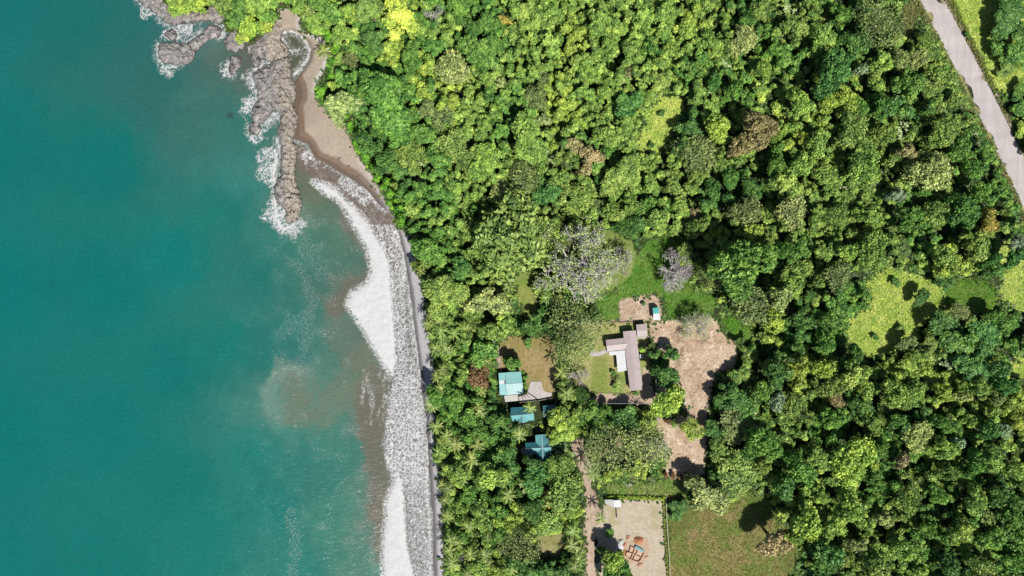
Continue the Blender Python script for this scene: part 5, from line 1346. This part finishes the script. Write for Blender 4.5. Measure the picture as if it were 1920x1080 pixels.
# garden wall below the driveway
Mgw = simple('garden_wall', A(150, 148, 132), .9, .2, 1)
def wall_line(name, pts, w_, h_, m, label, cat):
    mb = MB(); base = Pg(*pts[0])
    for a, b_ in zip(pts[:-1], pts[1:]):
        p, q = Pg(*a) - base, Pg(*b_) - base; mid = (p + q) / 2; d = q - p
        mb.box((mid.x, mid.y, min(p.z, q.z) - .3), (Vector((d.x, d.y)).length, w_, h_ + .3), math.atan2(d.y, d.x))
    o = mb.build(name, m); o.location = base; tag(o, label, cat); return o
wall_line('garden_wall', [(974, 754), (990, 752.6), (1012, 750), (1036, 746)], .22, .9, Mgw, 'low grey garden wall along the bottom edge of the driveway', 'wall')
wall_line('garden_wall', [(1120, 605.2), (1150, 604.6), (1196, 603.6)], .22, .45, simple('brick_edging', A(190, 160, 140), .9, .2, 2), 'low pinkish wall between the house garden and the upper dirt plot', 'wall')
wall_line('boundary_wall', [(1248, 931), (1249.5, 970), (1252, 1010), (1254.5, 1050), (1256, 1085)], .28, .7, simple('pale_wall_top', A(206, 200, 160), .9, .2, 1.5), 'long pale boundary wall between the cleared plot and the meadow', 'wall')
# hedges
def hedge(pts, w_, h_, col, label, nc=40):
    gg = np.random.default_rng(int(pts[0][0])); base = Pg(*pts[0])
    q = resample(pts, nc); P_ = np.array([tuple(Pg(*x) - base) for x in q])
    cent = np.repeat(P_, 2, 0) + gg.normal(size=(2 * nc, 3)) * np.array([w_ * .25, w_ * .25, .05]); cent[:, 2] += gg.uniform(.3, 1, 2 * nc) * h_ * .7
    rad = gg.uniform(.7, 1.2, 2 * nc) * w_ * .5
    v, f_, t = leaf_cloud(cent, rad, 46, .17, gg)
    o = link('hedge', np_mesh('hedge', v, f_, [M_leaf], False, {'tint': ('F', t)})); o.location = base; o.color = (*col, 1); tag(o, label, 'hedge'); return o
hedge([(1136, 931), (1170, 932), (1210, 933), (1244, 934)], .9, 1.2, A(150, 178, 60, FG), 'clipped hedge along the top edge of the cleared plot', 44)
hedge([(1243.5, 938), (1244.5, 970), (1247, 1010), (1250, 1050), (1252, 1085)], .6, .6, A(140, 150, 70, FG), 'thin scrubby hedge beside the long pale boundary wall', 50)
hedge([(1783, -5), (1806, 48), (1833, 102), (1852, 145), (1862, 170)], .8, .6, A(110, 130, 50, FG), 'scrubby hedge between the road gutter and the yellow field', 60)
hedge([(981, 699), (983, 715), (984.5, 735)], .9, .7, A(92, 160, 46, FG), 'narrow bright green hedge against the wall of the pale blue bungalow', 18)
# white canopy and its lean-to, post, sacks
h8 = Bld('canopy', 1150, 945, 'white sheet canopy with grey lean-to at the corner of the cleared plot', 'canopy')
h8.slab('roof', [h8.w(1150, 938.2, 2.4), h8.w(1163.6, 937.8, 2.4), h8.w(1164.4, 950.6, 2.25), h8.w(1151.5, 951.2, 2.25)], .07, Mwhite)
Mlean = corrug('grey_sheet', A(184, 188, 186), .15, 1.5)
h8.slab('lean_to', [h8.w(1134, 937, 2.15), h8.w(1150, 937, 2.2), h8.w(1153.5, 953.8, 2.0), h8.w(1144, 948, 2.05), h8.w(1134.5, 943, 2.1)], .06, Mlean)
for (a, b_) in ((1135, 938), (1151, 939), (1163, 939), (1163.5, 949.5), (1153, 950), (1145, 947)):
    p = h8.w(a, b_, 2.1); m = MB(); m.tube([(p.x, p.y, -.2), (p.x, p.y, 2.1)], .05, 6); m.build('post', Mframe, h8.r)
o = wall_line('fence', [(1155.4, 953), (1156.6, 971)], .1, 1.1, simple('grey_panel', A(196, 186, 184), .8, .1, 1), 'short grey panel fence running down from the white canopy', 'fence')
def mound(name, px, py, rx, ry, h_, m, label, cat, rz=0.0, seed=1, n=26):
    base = Pg(px, py); us_ = np.linspace(-1.1, 1.1, n); X_, Y_ = np.meshgrid(us_, us_)
    r_ = np.hypot(X_, Y_) + (fbm(X_ * 2 + seed, Y_ * 2, seed, 3) - .5) * .5
    z = h_ * np.maximum(0, 1 - r_ ** 1.4) * (.75 + .5 * fbm(X_ * 4, Y_ * 4 + seed, seed + 3, 3)) - .08 * (r_ > .97)
    cs, sn = math.cos(rz), math.sin(rz)
    x, y = X_ * rx * S, Y_ * ry * S
    co = np.stack([x * cs - y * sn, x * sn + y * cs, z + .02], -1).reshape(-1, 3)
    i = np.arange(n * n).reshape(n, n); f_ = np.stack([i[:-1, :-1], i[:-1, 1:], i[1:, 1:], i[1:, :-1]], -1).reshape(-1, 4)
    keep = (r_.ravel()[f_] < 1.08).any(1)
    o = link(name, np_mesh(name, co, f_[keep], [m], True)); o.location = base; tag(o, label, cat); return o
Msoil = simple('orange_soil', A(206, 138, 96), .95, .2, 2, .5); Msoil2 = simple('pinkish_soil', A(212, 170, 144), .95, .2, 2, .5)
Mgrav = simple('pale_gravel', A(214, 220, 204), .95, .12, 3, .5); Msheet = simple('white_plastic_sheet', A(226, 224, 232), .5, .08, 1, .4)
mound('soil_heap', 1197.5, 1012.5, 9, 8, 1.1, Msoil, 'big orange soil heap above the brick foundations', 'soil heap', .2, 3)
mound('soil_heap', 1177.5, 1008, 4.5, 5, .6, Msoil2, 'small pinkish soil heap above the white plastic sheet', 'soil heap', .6, 5)
mound('soil_heap', 1169, 1037, 5, 7, .5, Msoil, 'flat orange soil heap between white sheet and brick foundations', 'soil heap', -.5, 8)
mound('gravel_heap', 1163.5, 1015.5, 6, 5, .8, Mgrav, 'pale gravel heap at the seaward side of the building site', 'gravel heap', .3, 7)
mound('plastic_sheet', 1160, 1030, 8, 15, .35, Msheet, 'crumpled white plastic sheet laid out beside the foundations', 'plastic sheet', -.5, 11)
mound('sack', 1184.3, 939.8, 2.2, 2.0, .5, simple('tan_sack', A(222, 206, 170), .9, .1, 2), 'tan sack lying below the clipped hedge', 'sack', 0, 13, 14)
mound('sack', 1196.4, 940.4, 2.8, 2.3, .6, simple('pink_sack', A(232, 212, 222), .9, .06, 2), 'pinkish white sack lying below the clipped hedge', 'sack', .3, 15, 14)
mound('rubble_heap', 1200, 1059, 6, 4, .5, Msoil2, 'pinkish rubble heap below the brick foundations', 'rubble heap', .4, 17)
mound('rubble_heap', 1171, 1021, 5, 3, .4, Msoil, 'small orange rubble heap between gravel heap and foundations', 'rubble heap', .9, 19)
mound('rubble_heap', 1212, 1044, 4, 3, .35, Msoil2, 'little rubble heap at the inland corner of the foundations', 'rubble heap', .1, 21)
# blue tarpaulin over a bench of timber
tb = Pg(1199, 1028); U_, V_ = np.meshgrid(np.linspace(0, 1, 20), np.linspace(0, 1, 9))
pa, pb = Pg(1190.5, 1024) - tb, Pg(1206, 1033) - tb; dv_ = (pb - pa); nv_ = Vector((-dv_.y, dv_.x, 0)).normalized()
X_ = pa.x + dv_.x * U_ + nv_.x * (V_ - .5) * 1.0; Y_ = pa.y + dv_.y * U_ + nv_.y * (V_ - .5) * 1.0
Z_ = .75 - .5 * np.abs(V_ - .5) ** 1.5 + .12 * (fbm(U_ * 9, V_ * 4, 5, 3) - .5) * 2
i = np.arange(180).reshape(9, 20); f_ = np.stack([i[:-1, :-1], i[:-1, 1:], i[1:, 1:], i[1:, :-1]], -1).reshape(-1, 4)
o = link('tarpaulin', np_mesh('tarpaulin', np.stack([X_, Y_, Z_], -1).reshape(-1, 3), f_, [simple('blue_tarp', A(120, 190, 204), .5, .2, 1, .3)], True)); o.location = tb
tag(o, 'pale blue tarpaulin draped along the edge of the brick foundations', 'tarpaulin')
# brick foundations
Mbrick = simple('orange_brick', A(222, 172, 140), .9, .15, 3, .3); Mbf = simple('foundation_fill', A(232, 200, 170), .95, .12, 2, .3)
bf = Bld('foundation', 1190, 1036, 'roofless orange brick foundations with several small rooms on the cleared plot', 'foundation')
segs = [[(1182.5, 1024), (1190, 1027.5)], [(1182.5, 1024), (1179.5, 1035)], [(1179.5, 1035), (1175.5, 1034.5)], [(1175.5, 1034.5), (1172.5, 1041)], [(1172.5, 1041), (1180, 1047.5)], [(1180, 1047.5), (1186, 1049.5)], [(1186, 1049.5), (1197, 1053)], [(1197, 1053), (1203.5, 1045)], [(1203.5, 1045), (1207.5, 1035)], [(1207.5, 1035), (1190, 1027.5)],
        [(1190, 1027.5), (1186.5, 1038)], [(1195.5, 1030), (1192, 1040.5)], [(1186.5, 1038), (1203.5, 1045)], [(1179.5, 1035), (1186.5, 1038)], [(1186.5, 1038), (1182.5, 1047.5)], [(1190.5, 1040), (1186.5, 1049.5)]]
for a, b_ in segs:
    p, q = bf.w(*a, 0), bf.w(*b_, 0); mid = (p + q) / 2; d = q - p
    m = MB(); m.box((mid.x, mid.y, -.3), (d.length + .18, .24, 0.8 + R.uniform(0, .2)), math.atan2(d.y, d.x)); m.build('brick_wall', Mbrick, bf.r)
m = MB(); bf.slab('floor', [bf.w(*p, .1) for p in [(1182.5, 1024), (1207.5, 1035), (1203.5, 1045), (1197, 1053), (1180, 1047.5), (1172.5, 1041), (1175.5, 1034.5), (1179.5, 1035)]], .3, Mbf)
# small white box against the long house, beside it the pole with its service cables
ac = Pg(1201.4, 667.6); m = MB(); m.box((0, 0, 0), (1.1, 1.5, 1.25), .1); m.box((0, 0, 1.25), (1.2, 1.6, .06), .1)
o = m.build('water_tank', Mframe); o.location = ac; tag(o, 'white box-shaped water tank against the inland wall of the long house', 'water tank')
Mpole = simple('concrete_pole', A(190, 184, 176), .85, .1, 1); Mcable = simple('pale_cable', A(220, 214, 206), .6, .05, 1)
def pole(px, py, label):
    b_ = Pg(px, py); r_ = empty('utility_pole', b_); tag(r_, label, 'utility pole')
    m = MB(); m.tube([(0, 0, -.3), (0, 0, 5.6)], [.16, .1], 8); m.build('shaft', Mpole, r_, True)
    m = MB(); m.box((0, 0, 5.3), (1.3, .1, .1), 1.4); m.build('crossarm', Mdoor, r_); return b_ + Vector((0, 0, 5.4))
p1 = pole(1226.5, 752.5, 'grey utility pole at the corner of the dirt lane below the long house')
p2 = pole(1128, 752, 'grey utility pole at the seaward end of the dirt lane')
p3 = pole(1224, 704, 'grey utility pole beside the tan yard of the long house')
for a, b_, lab in ((p1, p2, 'pale service cable strung above the dirt lane between two poles'), (p1, p3, 'pale service cable strung along the edge of the tan yard')):
    m = MB(); m.tube([a.lerp(b_, t / 10) - a - Vector((0, 0, 1.6 * (t / 10) * (1 - t / 10))) for t in range(11)], .055, 5); o = m.build('cable', Mcable); o.location = a; tag(o, lab, 'cable')
# ------------------------------------------------------------------ labels: look, then the nearest thing one can find
LM = [(558, 95, 'the tidal pool'), (600, 200, 'the brown sand cove'), (745, 45, 'the vivid lime-yellow tree'), (1240, 230, 'the lime grass clearing'), (1110, 492, 'the big bare tree'), (1258, 508, 'the smaller bare tree'), (1090, 290, 'the tan tree'), (1420, 250, 'the reddish brown crown'),
      (1650, 590, 'the yellow grass clearing'), (1900, 520, 'the edge clearing'), (1830, 90, 'the yellow roadside field'), (1790, 150, 'the grey road'), (1875, 310, 'the lower bend of the road'), (1188, 675, 'the long mauve-roofed house'), (957, 720, 'the pale blue bungalow'), (980, 778, 'the teal cottage'), (1010, 842, 'the cross-gabled teal house'),
      (1290, 680, 'the big bare dirt plot'), (1200, 580, 'the upper dirt plot'), (1375, 1000, 'the brown meadow'), (1190, 990, 'the cleared plot'), (1107, 1000, 'the dirt track'), (988, 550, 'the grassy strip'), (985, 665, 'the dry lawn'), (1030, 1020, 'the pale round lawn'), (878, 790, 'the boardwalk'), (430, 70, 'the headland rocks'), (1456, 1018, 'the tan meadow tree'),
      (1618, 130, 'the silvery tree'), (1390, 496, 'the broad feathery tree'), (1852, 418, 'the amber tree'), (1602, 862, 'the yellow-green giant'), (960, 450, 'the broad olive tree'), (1168, 330, 'the domed light green tree'), (897, 705, 'the rusty round tree'), (1506, 986, 'the lime meadow tree'), (722, 188, 'the wide green cove tree'), (1566, 132, 'the wide bluish roadside tree')]
SHORE = [(770, 447), (790, 525), (803, 622), (815, 755), (826, 905), (833, 1002)]
def direction(dx, dy):
    a = math.degrees(math.atan2(-dy, dx)) % 360
    return ['inland of', 'above and inland of', 'above', 'above and seaward of', 'seaward of', 'below and seaward of', 'below', 'below and inland of'][int(((a + 22.5) % 360) // 45)]
SPECIAL = {(748, 27): 'vivid lime-yellow tree, the larger and upper of the touching pair', (742, 64): 'vivid lime-yellow tree, the smaller and lower of the touching pair', (897, 705): 'rusty brown round-crowned tree beside the pale blue bungalow', (1456, 1016): 'golden tan round-crowned tree standing alone in the corner of the meadow', (1420, 250): 'reddish brown and green broad crown amid the dark inland forest',
           (1110, 490): 'great pale grey bare tree spreading above the house lawn', (1256, 508): 'pale grey leafless tree, smaller, beside the bright lawn', (1057, 801): 'big yellow-green tree between the dark cabin and the dirt track', (1852, 418): 'amber yellow tree below the bend of the grey road', (1390, 496): 'broad feathery fresh green tree beside the dull olive-grey trees', (1168, 330): 'domed light green tree inland of the tan tree',
           (960, 448): 'broadest olive tree, seaward of the great bare tree', (1602, 862): 'giant yellow-green tree amid the inland forest far below the clearing', (1618, 130): 'small silvery white-green tree inland, near the grey road', (722, 188): 'wide fresh green crown above the brown sand cove', (1344, 238): 'bright yellow-green tree below and inland of the lime clearing', (1176, 786): 'bluish green round tree below the dirt lane', (1252, 756): 'yellow-green tree at the corner of the dirt lane', (1566, 132): 'wide bluish green crown seaward of the silvery tree',
           (1506, 986): 'bright yellow-green tree just inland of the meadow tree'}
ORD = ['', 'second ', 'third ', 'fourth ', 'fifth ', 'sixth ', 'seventh ', 'eighth ', 'ninth ', 'tenth ', 'eleventh ', 'twelfth ']
buckets = {}
for (o, px, py, r_, cw, noun, grp, code) in LAB:
    cat = 'palm' if noun == 'coconut palm' else 'shrub' if noun == 'shrub' else 'plant' if noun == 'banana plant' else 'tree'
    tag(o, None, cat, grp)
    if (int(px), int(py)) in SPECIAL:
        o['label'] = SPECIAL[(int(px), int(py))]; continue
    d = sorted((math.hypot(px - x, py - y), n, x, y) for x, y, n in LM)
    dist, n, x, y = d[0] if d[0][0] > 6 else d[1]
    size = ('small ' if r_ < 15 else 'large ' if r_ > 27 else 'medium ') if cat == 'tree' else ''
    buckets.setdefault((size, cw, noun, direction(px - x, py - y), n), []).append((dist, o))
for (size, cw, noun, dr, n), L in buckets.items():
    L.sort(key=lambda t: t[0])
    for i, (dist, o) in enumerate(L):
        if len(L) == 1: o['label'] = f'{size}{cw} {noun} {dr} {n}'
        else: o['label'] = f'{size}{cw} {noun} {dr} {n}, {ORD[min(i, 11)]}nearest'
